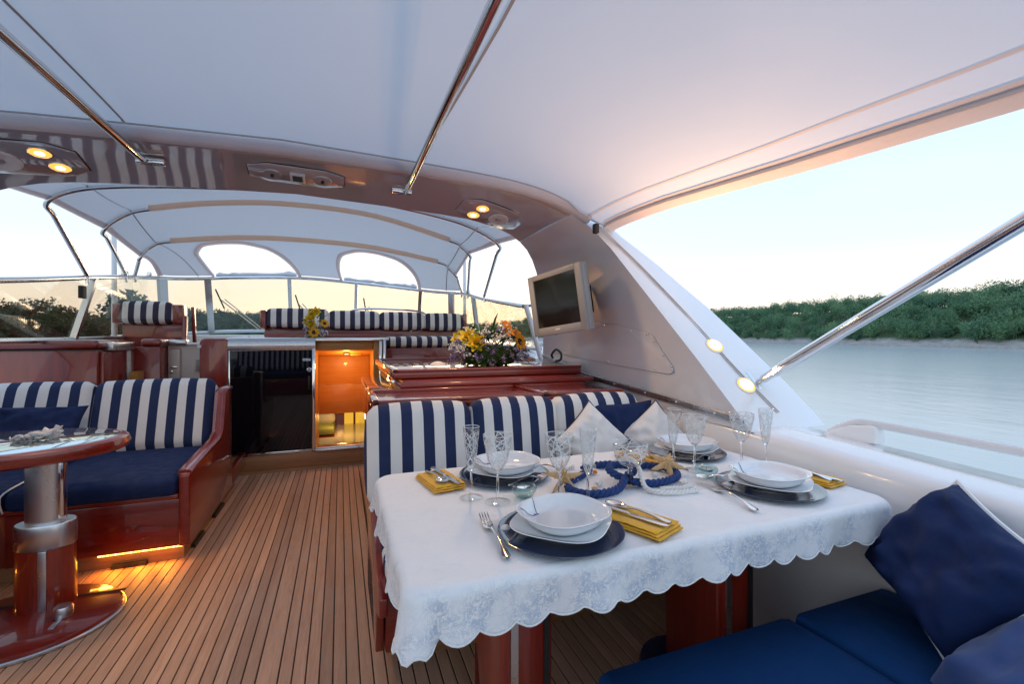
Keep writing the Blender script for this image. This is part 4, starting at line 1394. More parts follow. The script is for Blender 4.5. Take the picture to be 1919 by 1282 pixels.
hs = thing('helm_chair', (-1.75, 5.5, 0.6), 'single high helm seat with striped headrest in a red wooden frame', 'seat')
obj('back_panel', MB().box(-2.0, -1.50, 5.52, 5.60, 1.05, 1.345, 0.012), M['mahz'], hs)
for x0, x1 in ((-2.055, -1.985), (-1.575, -1.48)):
    obj('end_block', MB().box(x0, x1, 5.45, 5.62, 1.325, 1.515, 0.012), M['mahz'], hs)
obj('headrest', MB().rcush((0.215, 0.075, 0.105), 0.045, 0.01, Matrix.Translation((-1.782, 5.50, 1.43)) @ Matrix.Rotation(R(-8), 4, 'X')), stripes('headrest stripe in warm light', (0.78, 0.72, 0.67), (0.04, 0.03, 0.06), 'x', 0.098, 0.02), hs)  # same warm light painted into the headrest stripe
obj('stile', MB().prism([(5.36, 0.5), (5.42, 0.5), (5.50, 1.40), (5.44, 1.40)], 'x', -1.48, -1.445, 0.006), M['mahz'], hs)
obj('stile', MB().prism([(5.62, 1.08), (5.67, 1.08), (5.60, 1.50), (5.55, 1.50)], 'x', -1.44, -1.41, 0.006), M['mahz'], hs)
obj('seat_base', MB().box(-2.0, -1.5, 5.6, 6.0, 0.6, 1.05, 0.01), M['mahz'], hs)

# helm bench on the starboard side
hb_ = thing('helm_bench', (0.4, 5.8, 0.6), 'wide red mahogany helm bench with four striped back cushions', 'bench')
obj('back_panel', MB().box(-0.83, 1.56, 6.0, 6.06, 0.95, 1.33, 0.012), M['mah'], hb_)
for x0, x1 in ((-0.86, -0.80), (1.53, 1.585)):
    obj('end_block', MB().box(x0, x1, 5.90, 6.07, 1.29, 1.50, 0.012), M['mahz'], hb_)
for k, (x0, x1, z1) in enumerate(((-0.795, -0.135, 1.52), (-0.13, 0.46, 1.505), (0.465, 1.02, 1.50), (1.025, 1.525, 1.495))):
    obj('back_cushion', MB().rcush(((x1 - x0) / 2, 0.07, 0.108), 0.045, 0.008, Matrix.Translation(((x0 + x1) / 2, 5.95, z1 - 0.108)) @ Matrix.Rotation(R(-6), 4, 'X')), M['st2'], hb_)
for x_, z_ in ((-0.20, 1.275), (0.86, 1.27)):
    obj('snap_tab', MB().box(x_ - 0.015, x_ + 0.015, 5.985, 5.999, z_ - 0.015, z_ + 0.015), M['whitepl'], hb_)
obj('seat_cushion', MB().rcush((0.50, 0.28, 0.06), 0.045, 0.01, Matrix.Translation((0.955, 5.42, 1.13))), M['st2'], hb_)
obj('seat_front', MB().box(0.45, 1.46, 5.16, 5.7, 0.6, 1.068, 0.01), M['mah'], hb_)
obj('seat_infill', MB().box(-0.80, 0.44, 5.75, 5.99, 1.19, 1.23, 0.01), M['mah'], hb_)
gr_ = MB().tube(catmull([(0.10, 6.35, 1.46), (0.14, 6.35, 1.53), (0.30, 6.35, 1.565), (0.65, 6.35, 1.565), (1.0, 6.35, 1.545), (1.12, 6.35, 1.50), (1.15, 6.35, 1.44)], 6), 0.014, 8)
tag(obj('grab_rail', gr_, M['chrome']), 'bent steel grab rail showing over the striped helm bench', 'rail')

# ================================================================ wet bar behind the dinette
wbx = thing('sideboard', (0.9, 2.8, 0.0), 'stepped red mahogany sideboard behind the striped dinette cushions', 'sideboard')
def tray(m, x0, x1, y0, y1, z0, z1):
    """moulded shelf: thick rounded rim with a slightly sunk field"""
    r = 0.022
    m.box(x0, x1, y0, y1, z0, z1 - 0.010, 0.012, 3)
    for (a, b, c, d) in ((x0, x1, y0, y0 + 0.035), (x0, x0 + 0.035, y0, y1), (x0, x1, y1 - 0.035, y1)):
        m.box(a - 0.001, b + 0.001, c - 0.001, d + 0.001, z1 - 0.018, z1 + 0.002, 0.008, 3)
m_ = MB()
tray(m_, 0.135, 0.98, 2.13, 2.60, 0.862, 0.905)
obj('lower_shelf', m_, M['mah'], wbx)
m_ = MB()
tray(m_, 0.984, 1.46, 2.13, 2.60, 0.862, 0.905)
obj('lower_shelf', m_, M['mah'], wbx)
obj('body', MB().box(0.17, 1.50, 2.15, 4.1, 0.0, 0.86, 0.008), M['mah'], wbx)
obj('upper_body', MB().box(0.335, 1.50, 2.62, 4.08, 0.861, 0.945, 0.006), M['mah'], wbx)
obj('step_moulding', MB().box(0.31, 1.545, 2.58, 4.1, 0.905, 0.935, 0.010, 3), M['mah'], wbx)
m_ = MB()
tray(m_, 0.285, 1.52, 2.70, 4.12, 0.947, 1.003)
obj('upper_shelf', m_, M['mah'], wbx)
obj('shelf_handle', MB().tube([(0.29, 2.74, 0.935), (0.285, 2.80, 0.925), (0.285, 2.95, 0.925), (0.29, 3.0, 0.935)], 0.008, 8), M['chrome'], wbx)
obj('end_panel', MB().box(0.155, 0.169, 2.16, 4.1, 0.0, 0.85, 0.004), M['mahy'], wbx)
obj('end_panel', MB().box(0.322, 0.334, 2.64, 4.07, 0.862, 0.944, 0.003), M['honey'], wbx)
# shells left on the sideboard
def shell_mesh(c, a, b, h, seed):
    m = MB()
    rows = []
    for i in range(9):
        t = i / 8
        row = []
        for k in range(18):
            an = PI * k / 17
            rr = math.sin(PI * (0.08 + 0.92 * t)) ** 0.6
            rib = 1 + 0.05 * math.sin(k * 2.4 + seed)
            row.append((c[0] + (t - 0.5) * 2 * a, c[1] + math.cos(an) * b * rr * rib, c[2] + math.sin(an) * h * rr * rib))
        rows.append(row)
    m.grid(rows)
    return m
tag(obj('seashell', shell_mesh((0.60, 2.95, 1.004), 0.055, 0.035, 0.03, 1), M['shell']), 'white seashell on the red sideboard left of the large bouquet', 'seashell')
tag(obj('seashell', shell_mesh((1.39, 3.3, 1.004), 0.06, 0.035, 0.035, 2), plain('brown shell', (0.45, 0.27, 0.18), 0.4, var=0.3, vscale=40)), 'brown seashell on the red sideboard right of the large bouquet', 'seashell')

# ================================================================ dinette bench under the sideboard
db = thing('dinette_bench', (0.8, 1.9, 0.0), 'bench with three tall navy and white striped back cushions behind the dining table', 'bench')
obj('plinth', MB().box(0.20, 1.58, 1.72, 2.14, 0.0, 0.085), M['teakx'], db)
obj('base', MB().box(0.145, 1.58, 1.64, 2.13, 0.087, 0.36, 0.012), M['mah'], db)
obj('end_panel', MB().prism([(1.50, 0.30), (1.50, 0.36), (1.54, 0.375), (2.128, 0.60), (2.128, 0.088), (1.66, 0.088), (1.62, 0.25)], 'x', 0.115, 0.143, 0.006), M['mahy'], db)
obj('seat_cushion', MB().rcush((0.71, 0.25, 0.05), 0.035, 0.008, Matrix.Translation((0.855, 1.76, 0.413))), M['sty'], db)
for k, (x0, x1) in enumerate(((0.105, 0.545), (0.550, 0.965), (0.970, 1.43))):
    MXc = Matrix.Translation(((x0 + x1) / 2, 1.985, 0.70)) @ Matrix.Rotation(R(-9), 4, 'X')
    obj('back_cushion', MB().rcush(((x1 - x0) / 2, 0.075, 0.205), 0.05, 0.012, MXc, 11, 0.003, k), stripes('awning stripe %s' % 'abc'[k], WHITE, NAVY, 'x', (0.0905, 0.086, 0.09)[k], (0.8 + (-0.105, -0.498 + 0.0, -0.955)[k]) % 0.09), db)

# ================================================================ starboard cockpit bench (blue)
cbn = thing('cockpit_bench', (1.1, 0.5, 0.0), 'plain blue bench seat in the right foreground beside the white coaming', 'bench')
obj('base', MB().box(0.58, 1.575, -1.5, 0.84, 0.0, 0.32, 0.012), M['gel'], cbn)
for (x0, x1) in ((0.545, 1.168), (1.176, 1.58)):
    c_ = MB().rcush(((x1 - x0) / 2, 1.2, 0.055), 0.03, 0.006, Matrix.Translation(((x0 + x1) / 2, -0.285, 0.378)), 11)
    cu = obj('seat_cushion', c_, M['navyb'], cbn)
    obj('piping', MB().tube([(x0 + 0.012, 0.90, 0.345), ((x0 + x1) / 2, 0.912, 0.345), (x1 - 0.012, 0.90, 0.345)], 0.005, 6), M['piping'], cu)
obj('seam_piping', MB().tube(catmull([(1.172, 0.62, 0.412), (1.172, 0.5, 0.418), (1.172, 0.38, 0.412)], 4), 0.0035, 6), M['piping'], cbn)
obj('back_piping', MB().tube(catmull([(0.552, 0.86, 0.40), (0.547, 0.7, 0.405), (0.547, 0.4, 0.405)], 4), 0.006, 6), M['piping'], cbn)

# ================================================================ port U-shaped sofa
sf = thing('lounge_sofa', (-1.4, 3.4, 0.0), 'left lounge sofa with navy seat, striped back cushions and red mahogany frame', 'sofa')
obj('plinth', MB().box(-2.1, -0.79, 2.93, 4.2, 0.0, 0.083), M['teakx'], sf)
obj('plinth', MB().box(-2.15, -1.58, 0.6, 2.93, 0.0, 0.083), M['teakx'], sf)
obj('front_panel', MB().box(-1.50, -0.80, 2.885, 2.925, 0.085, 0.335, 0.006), M['mah'], sf)
obj('seat_rail', MB().box(-1.52, -0.80, 2.872, 2.93, 0.338, 0.366, 0.010, 3), M['mah'], sf)
cor = [(-1.50 - 0.14 * math.sin(a), 2.905 - 0.14 * (1 - math.cos(a))) for a in [PI / 2 * k / 8 for k in range(9)]]
m_ = MB()
m_.grid([[(x_, y_, z_) for z_ in (0.085, 0.335)] for x_, y_ in cor] + [[(-1.64, 0.6, 0.085), (-1.64, 0.6, 0.335)]])
obj('corner_panel', m_, M['mah'], sf)
m_ = MB().tube([(x_, y_, 0.352) for x_, y_ in cor] + [(-1.64, 0.6, 0.352)], 0.018, 8)
obj('corner_rail', m_, M['mah'], sf)
for (x0, x1) in ((-1.30, -1.15), (-1.66, -1.50)):
    obj('plinth_vent', MB().box(x0 + 0.2, x1 + 0.2, 2.905, 2.932, 0.0, 0.02), M['black'], sf)
for (y0, y1) in ((3.05, 3.25), (3.5, 3.75)):
    obj('plinth_vent', MB().box(-0.792, -0.770, y0, y1, 0.0, 0.02), M['black'], sf)
obj('frame_back', MB().box(-2.15, -0.80, 3.90, 4.0, 0.085, 0.80, 0.01), M['mah'], sf)
arm = [(2.87, 0.085), (2.87, 0.455), (2.885, 0.472), (2.93, 0.478), (2.97, 0.482), (3.45, 0.52), (3.53, 0.56), (3.66, 0.80), (3.70, 0.818), (3.86, 0.818), (3.88, 0.80), (4.0, 0.80), (4.49, 0.30), (4.49, 0.085)]
arm = [(2.87, 0.085), (2.87, 0.46), (2.885, 0.474), (2.99, 0.484), (3.50, 0.515), (3.58, 0.55), (3.66, 0.80), (3.70, 0.818), (3.87, 0.818), (3.88, 0.085)]
obj('arm_panel', MB().prism(arm, 'x', -0.80, -0.748, 0.010, 3), M['mahy'], sf)
obj('arm_cap', MB().tube([(-0.775, 2.885, 0.472), (-0.775, 2.99, 0.486), (-0.775, 3.50, 0.518), (-0.775, 3.585, 0.56), (-0.775, 3.665, 0.80), (-0.775, 3.71, 0.822), (-0.775, 3.875, 0.822)], 0.034, 10, flat=0.5), M['mahy'], sf)
obj('lower_panel', MB().box(-0.798, -0.760, 3.882, 4.478, 0.085, 0.20, 0.006), M['mahy'], sf)
seat = obj('seat_cushion', MB().rcush((0.345, 0.40, 0.055), 0.04, 0.012, Matrix.Translation((-1.15, 3.25, 0.405)), 11), M['navy'], sf)
obj('seat_cushion', MB().rcush((0.30, 0.40, 0.055), 0.04, 0.012, Matrix.Translation((-1.80, 3.25, 0.405)), 9), M['navy'], sf)
obj('seat_cushion', MB().rcush((0.27, 1.0, 0.055), 0.04, 0.012, Matrix.Translation((-1.90, 1.83, 0.405)), 9), M['navy'], sf)
obj('cushion_piping', MB().tube(catmull([(-1.492, 2.86, 0.36), (-1.497, 2.85, 0.41), (-1.497, 2.88, 0.45), (-1.497, 3.1, 0.464)], 5), 0.004, 6), M['piping'], sf)
for k, (x0, x1) in enumerate(((-1.495, -0.825), (-2.17, -1.505))):
    MXc = Matrix.Translation(((x0 + x1) / 2, 3.735, 0.665)) @ Matrix.Rotation(R(-17), 4, 'X')
    obj('back_cushion', MB().rcush(((x1 - x0) / 2, 0.075, 0.235), 0.05, 0.012, MXc, 11, 0.003, k + 5), stripes('sofa stripe %s' % 'ab'[k], WHITE, NAVY, 'x', 0.1035, (1.4 + (0.0935, 0.105)[k]) % 0.1035), sf)
# warm led strip tucked under the front panel
ls_ = thing('led_strip', (-0.97, 2.93, 0.075), 'glowing amber light strip under the front of the left sofa', 'light strip')
for k in range(22):
    x_ = -1.15 + 0.35 * k / 21
    obj('diode', MB().box(x_ - 0.0055, x_ + 0.0055, 2.912, 2.922, 0.070, 0.081), M['ledglow'], ls_, smooth=False)
obj('tape', MB().box(-1.16, -0.80, 2.922, 2.929, 0.066, 0.083), emit('led tape glow', (1.0, 0.36, 0.04), 1.3), ls_, smooth=False)
for x_ in (-1.08, -0.97, -0.86):
    lamp('led_light', 'SPOT', (x_, 2.90, 0.072), 0.8, (1.0, 0.32, 0.03), ls_, 0.03, (x_, 2.72, -0.1), 150)
lamp('led_light', 'SPOT', (-1.62, 2.6, 0.072), 0.6, (1.0, 0.32, 0.03), ls_, 0.03, (-1.4, 2.5, -0.1), 150)
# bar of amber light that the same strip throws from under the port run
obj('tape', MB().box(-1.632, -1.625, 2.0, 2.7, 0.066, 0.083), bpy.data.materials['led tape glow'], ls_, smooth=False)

# ================================================================ oval pedestal table
pt = thing('pedestal_table', (-1.22, 2.5, 0.0), 'oval mahogany table with mirror glass top on a steel and wood pedestal', 'table')
tcx, tcy = -1.335, 2.545
obj('top_rim', MB().lathe([(0.30, 0.695), (0.40, 0.690), (0.425, 0.700), (0.435, 0.722), (0.428, 0.744), (0.41, 0.752), (0.392, 0.7525), (0.39, 0.748)], 72, (tcx, tcy, 0), 1.0, 0.72), M['mah'], pt)
obj('glass_top', MB().lathe([(0.391, 0.744), (0.391, 0.7515), (0.385, 0.7535), (0.0, 0.7535)], 72, (tcx, tcy, 0), 1.0, 0.72), plain('mirror glass', (0.62, 0.72, 0.74), 0.03, metal=0.9, var=0.02), pt)
cx, cy = -1.20, 2.575
obj('upper_column', MB().lathe([(0.066, 0.39), (0.066, 0.70)], 40, (cx, cy, 0), 1.05, 0.75), M['alu'], pt)
obj('column_rib', MB().box(cx + 0.048, cx + 0.072, cy - 0.03, cy - 0.004, 0.40, 0.70, 0.006), M['chrome'], pt)
obj('collar', MB().lathe([(0.094, 0.285), (0.099, 0.29), (0.099, 0.385), (0.095, 0.392), (0.065, 0.392)], 48, (cx, cy, 0), 1.05, 0.75), M['alu'], pt)
obj('lower_column', MB().lathe([(0.100, 0.03), (0.098, 0.05), (0.096, 0.285)], 48, (cx, cy, 0), 1.05, 0.75), M['mahz'], pt)
obj('column_strip', MB().box(cx + 0.005, cx + 0.035, cy - 0.0765, cy - 0.066, 0.03, 0.285, 0.003), M['alu'], pt)
bx_, by_ = -1.225, 2.46
obj('base_plate', MB().lathe([(0.33, 0.0), (0.335, 0.004), (0.335, 0.012), (0.33, 0.016)], 72, (bx_, by_, 0), 1.0, 0.86), M['alu'], pt)
obj('base', MB().lathe([(0.325, 0.0165), (0.322, 0.028), (0.31, 0.034), (0.0, 0.036)], 72, (bx_, by_, 0), 1.0, 0.86), M['mah'], pt)
obj('base_groove', MB().box(bx_ - 0.30, bx_ + 0.30, cy + 0.012, cy + 0.022, 0.030, 0.0372), M['black'], pt)
obj('foot_knob', MB().lathe([(0.030, 0.037), (0.032, 0.042), (0.032, 0.072), (0.028, 0.080), (0.0, 0.082)], 24, (cx + 0.125, cy - 0.15, 0)), M['alu'], pt)
obj('knob_stem', MB().box(cx + 0.115, cx + 0.135, cy - 0.24, cy - 0.16, 0.033, 0.040, 0.002), M['alu'], pt)
# crumpled oyster shell on it
m_ = MB()
rows = []
for i in range(31):
    t = i / 30
    row = []
    for k in range(25):
        s_ = k / 24 - 0.5
        w_ = 0.042 * math.sin(PI * (0.06 + 0.88 * t)) ** 0.6 * (1 + 0.25 * noise.noise(Vector((t * 7, 3.3, s_ * 3))))
        z_ = 0.010 + 0.030 * abs(s_ * 2) ** 1.6 * (0.5 + 0.6 * t) + 0.020 * noise.noise(Vector((t * 8, s_ * 8, 2))) + 0.012 * noise.noise(Vector((t * 19, s_ * 17, 5))) + 0.03 * max(0, t - 0.75) * 4 * max(0, s_)
        row.append((-1.21 + (t - 0.5) * 0.13 + 0.016 * noise.noise(Vector((t * 9, s_ * 9, 9))), 2.53 + s_ * 2 * w_ + (t - 0.5) * 0.04, 0.754 + max(0.001, z_)))
    rows.append(row)
m_.grid(rows)
os_ = obj('oyster_shell', m_, M['pearl'])
sol = os_.modifiers.new('thick', 'SOLIDIFY')
sol.thickness = 0.004
tag(os_, 'crumpled silvery oyster shell on the oval mirror table', 'seashell')

# ================================================================ television
tv = thing('television', (1.3, 2.6, 1.2), 'silver flat screen television mounted on the white wing', 'television')
tl, tr2, bl, br = Vector((1.15, 2.753, 1.59)), Vector((1.27, 2.278, 1.6355)), Vector((1.19, 2.737, 1.2035)), Vector((1.31, 2.234, 1.203))
ux = (tr2 - tl).normalized()
uy = (tl - bl).normalized()
uy = (uy - ux * uy.dot(ux)).normalized()
uz = ux.cross(uy).normalized()
if uz.x > 0:
    uz = -uz
cen = (tl + tr2 + bl + br) / 4
Wd, Hd = (tr2 - tl).length, (tl - bl).length
MT = Matrix.Translation(cen) @ Matrix((ux, uy, uz)).transposed().to_4x4()
def tvbox(*a, bev=0.0):
    m = MB().box(*a, bev)
    bmesh.ops.transform(m.bm, matrix=MT, verts=m.bm.verts)
    return m
w2, h2 = Wd / 2, Hd / 2
obj('casing', tvbox(-w2, w2, -h2, h2, -0.055, -0.012, bev=0.006), M['tvsilver'], tv)
fr_ = MB()
for a in ((-w2, -w2 + 0.05, -h2, h2), (w2 - 0.05, w2, -h2, h2), (-w2 + 0.05, w2 - 0.05, -h2, -h2 + 0.05), (-w2 + 0.05, w2 - 0.05, h2 - 0.034, h2)):
    fr_.box(a[0], a[1], a[2], a[3], -0.011, 0.004, 0.003)
bmesh.ops.transform(fr_.bm, matrix=MT, verts=fr_.bm.verts)
obj('bezel', fr_, M['tvsilver'], tv)
obj('screen', tvbox(-w2 + 0.049, w2 - 0.049, -h2 + 0.049, h2 - 0.033, -0.011, -0.004), M['screen'], tv, smooth=False)
obj('back_shell', tvbox(-w2 + 0.06, w2 - 0.06, -h2 + 0.05, h2 - 0.04, -0.10, -0.056, bev=0.015), M['black'], tv)
obj('wall_mount', tvbox(-0.06, 0.08, -0.09, 0.09, -0.24, -0.10, bev=0.01), M['black'], tv)
obj('badge', tvbox(-0.03, 0.012, -h2 + 0.024, -h2 + 0.034, 0.004, 0.0055), M['china'], tv)
# black cable loop below the set
tag(obj('cable', MB().tube(catmull([(1.50, 3.10, 1.035), (1.485, 3.09, 1.06), (1.50, 3.05, 1.10), (1.515, 3.0, 1.075), (1.505, 2.98, 1.03), (1.49, 3.03, 1.015)], 5), 0.009, 8), M['black']), 'black cable loop beside the right end of the sideboard', 'cable')

# aft lounge behind the camera (seen in the door glass and in the polished arch)
al = thing('aft_lounge', (-0.8, -1.6, 0.0), 'striped aft lounge seat reflected in the dark door glass', 'sofa')
obj('base', MB().box(-2.05, 0.45, -2.2, -1.2, 0.0, 0.34, 0.012), M['mah'], al)
obj('back_frame', MB().box(-2.05, 0.45, -2.3, -2.2, 0.0, 0.92, 0.012), M['mah'], al)
for k_ in range(4):
    x0 = -2.04 + 0.62 * k_
    obj('seat_cushion', MB().rcush((0.305, 0.46, 0.055), 0.04, 0.01, Matrix.Translation((x0 + 0.31, -1.68, 0.40)), 7), M['navy'], al)
    obj('back_cushion', MB().rcush((0.305, 0.07, 0.24), 0.05, 0.01, Matrix.Translation((x0 + 0.31, -2.08, 0.70)) @ Matrix.Rotation(R(12), 4, 'X'), 7), M['st'], al)
# ================================================================ throw pillows
def pillow(name, c, w, h, t, MXr, mat, pmat, label, wr=0.012, seed=0, group='throw pillows', pr=0.007):
    T = thing(name, c, label, 'pillow', group)
    MX = Matrix.Translation(c) @ MXr
    m = MB()
    n = 30
    def pt(u, v, s):
        e = max(0.0, 1 - abs(u) ** 3.0) ** 0.55 * max(0.0, 1 - abs(v) ** 3.0) ** 0.55
        pinch = 1 - 0.10 * (1 - abs(v) ** 2) * abs(u) ** 6
        pinch2 = 1 - 0.10 * (1 - abs(u) ** 2) * abs(v) ** 6
        wv = wr * (noise.noise(Vector((u * 2.3 + seed, v * 2.3, s))) + 0.5 * noise.noise(Vector((u * 5 + seed, v * 4 + seed, s)))) * e
        cre = -0.35 * wr * math.exp(-((u * 0.8 + v * 0.6 + 0.25 * math.sin(3 * v + seed)) * 6) ** 2) * e
        fo_ = 0.8 * wr * noise.noise(Vector((u * 0.9 + v * 0.5 + seed, v * 3.6 - u * 1.2, seed * 2))) * e
        cre += fo_
        # pulled folds that run from the corners into the body
        for q_, (cu, cv) in enumerate(((-1, -1), (1, -1), (1, 1), (-1, 1))):
            du, dv = u - cu, v - cv
            rr = math.hypot(du, dv) + 1e-6
            th = math.atan2(dv * cv, du * cu)
            cre += 0.45 * wr * math.sin(th * (9 + q_) + seed + q_) * math.exp(-((rr - 0.55) / 0.45) ** 2) * e
        return MX @ Vector((u * w / 2 * pinch, v * h / 2 * pinch2, s * (t / 2 * e + (wv + cre))))
    for s in (-1, 1):
        m.grid([[pt(-1 + 2 * i / n, -1 + 2 * j / n, s) for j in range(n + 1)] for i in range(n + 1)])
    bmesh.ops.remove_doubles(m.bm, verts=m.bm.verts, dist=0.0005)
    obj('cover', m, mat, T, angle=180)
    if pmat:
        path = []
        for k in range(n):
            path.append(pt(-1 + 2 * k / n, -1, 1))
        for k in range(n):
            path.append(pt(1, -1 + 2 * k / n, 1))
        for k in range(n):
            path.append(pt(1 - 2 * k / n, 1, 1))
        for k in range(n):
            path.append(pt(-1, 1 - 2 * k / n, 1))
        obj('piping', MB().tube(path, pr, 7, closed=True), pmat, T)
    return T
def face(nx, ny, nz, roll):
    q = Vector((nx, ny, nz)).to_track_quat('Z', 'Y').to_matrix().to_4x4()
    return q @ Matrix.Rotation(R(roll), 4, 'Z')
def axes(e1, n):
    e1, n = Vector(e1), Vector(n).normalized()
    e1 = (e1 - n * e1.dot(n)).normalized()
    return Matrix((e1, n.cross(e1), n)).transposed().to_4x4()
pillow('throw_pillow', (1.445, 0.675, 0.615), 0.33, 0.33, 0.21, axes((0.10, -0.155, 0.25), (-0.83, 0.20, 0.50)), M['navy'], M['piping'], 'navy pillow with white piping leaning on the white coaming at right', 0.026, 1.3)
pillow('throw_pillow', (1.31, 0.41, 0.52), 0.40, 0.40, 0.19, face(-0.40, 0.35, 0.84, 20), plain('royal blue cotton', (0.016, 0.055, 0.20), 0.85, var=0.2, vscale=9, bmp=0.35, bscale=18, sheen=0.25), M['piping'], 'brighter blue pillow in the bottom right corner of the photo', 0.018, 4.1)
pillow('throw_pillow', (1.535, 0.42, 0.615), 0.26, 0.26, 0.12, face(-0.75, 0.2, 0.4, 30), M['wcloth'], None, 'white pillow just showing at the right edge behind the navy one', 0.012, 8.1)
pillow('throw_pillow', (1.075, 1.81, 0.725), 0.26, 0.26, 0.13, axes((0.7, -0.1, 0.7), (-0.15, -0.93, 0.34)), M['wcloth'], M['npiping'], 'left white pillow with navy piping standing on its corner on the dinette bench', 0.012, 2.2, pr=0.004)
pillow('throw_pillow', (1.41, 1.80, 0.705), 0.27, 0.27, 0.13, axes((0.75, -0.25, 0.65), (-0.45, -0.83, 0.34)), M['wcloth'], M['npiping'], 'right white pillow on the dinette bench next to the white coaming', 0.012, 5.6, pr=0.004)
pillow('throw_pillow', (1.30, 1.89, 0.735), 0.34, 0.29, 0.10, axes((1, -0.05, 0.0), (-0.15, -0.95, 0.25)), M['navy'], None, 'navy pillow wedged behind the two white pillows on the dinette bench', 0.008, 3.2)
pillow('throw_pillow', (-1.73, 3.50, 0.63), 0.52, 0.34, 0.15, face(0.12, -0.85, 0.42, -4), M['navy'], None, 'dark navy pillow on the left sofa behind the oval table', 0.022, 6.4)

# ================================================================ dining table and its cloth
TX0, TX1, TY0, TY1, TZ = 0.125, 1.525, 0.865, 1.635, 0.718
dt = thing('dining_table', (0.82, 1.25, 0.0), 'dining table on two red mahogany pedestals under the white cloth', 'table')
obj('top', MB().box(TX0 + 0.012, TX1 - 0.012, TY0 + 0.012, TY1 - 0.012, TZ - 0.045, TZ - 0.006, 0.012), M['mah'], dt)
for xc in (0.46, 1.18):
    lg = obj('leg', MB().box(xc - 0.075, xc + 0.075, 1.10, 1.36, 0.03, TZ - 0.046, 0.02, 3), M['mahz'], dt)
    obj('leg_strip', MB().box(xc - 0.05, xc - 0.03, 1.092, 1.10, 0.03, TZ - 0.05), M['alu'], lg)
    obj('leg_strip', MB().box(xc + 0.045, xc + 0.06, 1.094, 1.10, 0.03, TZ - 0.05), M['black'], lg)
    obj('foot', MB().lathe([(0.24, 0.0), (0.245, 0.01), (0.24, 0.02), (0.0, 0.024)], 40, (xc - 0.02, 1.23, 0.001), 0.75, 1.0), M['charger'], dt)
    obj('foot_knob', MB().lathe([(0.028, 0.024), (0.03, 0.03), (0.03, 0.07), (0.026, 0.078), (0, 0.08)], 20, (xc - 0.105, 1.13, 0)), M['alu'], dt)
# cloth: rounded rectangle, folded over the edge, scalloped hem
def rrect(n_edge=90):
    r = 0.05
    pts = []
    segs = [((TX0 + r, TY0), (TX1 - r, TY0), (0, -1)), ((TX1, TY0 + r), (TX1, TY1 - r), (1, 0)), ((TX1 - r, TY1), (TX0 + r, TY1), (0, 1)), ((TX0, TY1 - r), (TX0, TY0 + r), (-1, 0))]
    cs = [(TX1 - r, TY0 + r, -PI / 2), (TX1 - r, TY1 - r, 0), (TX0 + r, TY1 - r, PI / 2), (TX0 + r, TY0 + r, PI)]
    for (a, b, nn), (cx_, cy_, a0) in zip(segs, cs):
        L = math.dist(a, b)
        k = max(2, int(L / 0.011))
        for i in range(k):
            t = i / k
            pts.append((Vector((lerp(a[0], b[0], t), lerp(a[1], b[1], t))), Vector(nn)))
        for i in range(14):
            an = a0 + PI / 2 * i / 14
            nv = Vector((math.cos(an), math.sin(an)))
            pts.append((Vector((cx_, cy_)) + nv * r, nv))
    return pts
RP = rrect()
acc = [0.0]
for i in range(1, len(RP)):
    acc.append(acc[-1] + (RP[i][0] - RP[i - 1][0]).length + 0.12 * (RP[i][1] - RP[i - 1][1]).length)
per = acc[-1] + 0.011
nsc = round(per / 0.078)
cc = Vector(((TX0 + TX1) / 2, (TY0 + TY1) / 2))
rows = []
for t in (0.0001, 0.12, 0.25, 0.4, 0.55, 0.68, 0.8, 0.88, 0.94, 0.975):
    row = []
    for (p, nv) in RP:
        q = cc + (p - cc) * t
        z = TZ + 0.0022 * noise.noise(Vector((q.x * 5, q.y * 9, 0))) + 0.0014 * noise.noise(Vector((q.x * 14, q.y * 3, 5)))
        # pressed fold lines
        z += 0.0022 * math.exp(-((q.x - 0.98) * 90) ** 2) + 0.0018 * math.exp(-((q.y - 1.12 + 0.02 * q.x) * 90) ** 2)
        row.append((q.x, q.y, z))
    rows.append(row)
FR = 0.022
for e in range(0, 17):
    row = []
    for (p, nv), s in zip(RP, acc):
        ph = (s / per) * nsc
        sc_ = abs(math.sin(PI * ph)) ** 0.75
        corner = abs(nv.x * nv.y) * 2
        drop = 0.098 + 0.012 * corner + 0.020 * sc_ + 0.006 * noise.noise(Vector((s * 2.2, 0, 3)))
        d = drop * e / 16
        an = min(d / FR, PI / 2)
        out = FR * math.sin(an) - FR * 0.3
        dn = FR * (1 - math.cos(an)) + max(0, d - FR * PI / 2)
        wav = (0.010 * math.sin(s * 21) + 0.007 * math.sin(s * 37 + 1)) * (dn / 0.12) ** 1.3 + 0.03 * corner * (dn / 0.12)
        rows_z = TZ - dn
        q = p + nv * (out + wav)
        row.append((q.x, q.y, rows_z))
    rows.append(row)
m_ = MB()
m_.grid(rows, wrap=True)
bmesh.ops.remove_doubles(m_.bm, verts=m_.bm.verts, dist=0.0002)
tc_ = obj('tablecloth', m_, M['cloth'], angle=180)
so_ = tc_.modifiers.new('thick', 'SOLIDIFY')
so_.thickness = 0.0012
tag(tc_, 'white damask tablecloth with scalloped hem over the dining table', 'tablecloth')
hem_ = MB().tube([Vector(p) for p in rows[-1]], 0.0022, 6, closed=True)
obj('hem_stitch', hem_, M['piping'], tc_)
TT = TZ + 0.0035      # level on which the ware stands

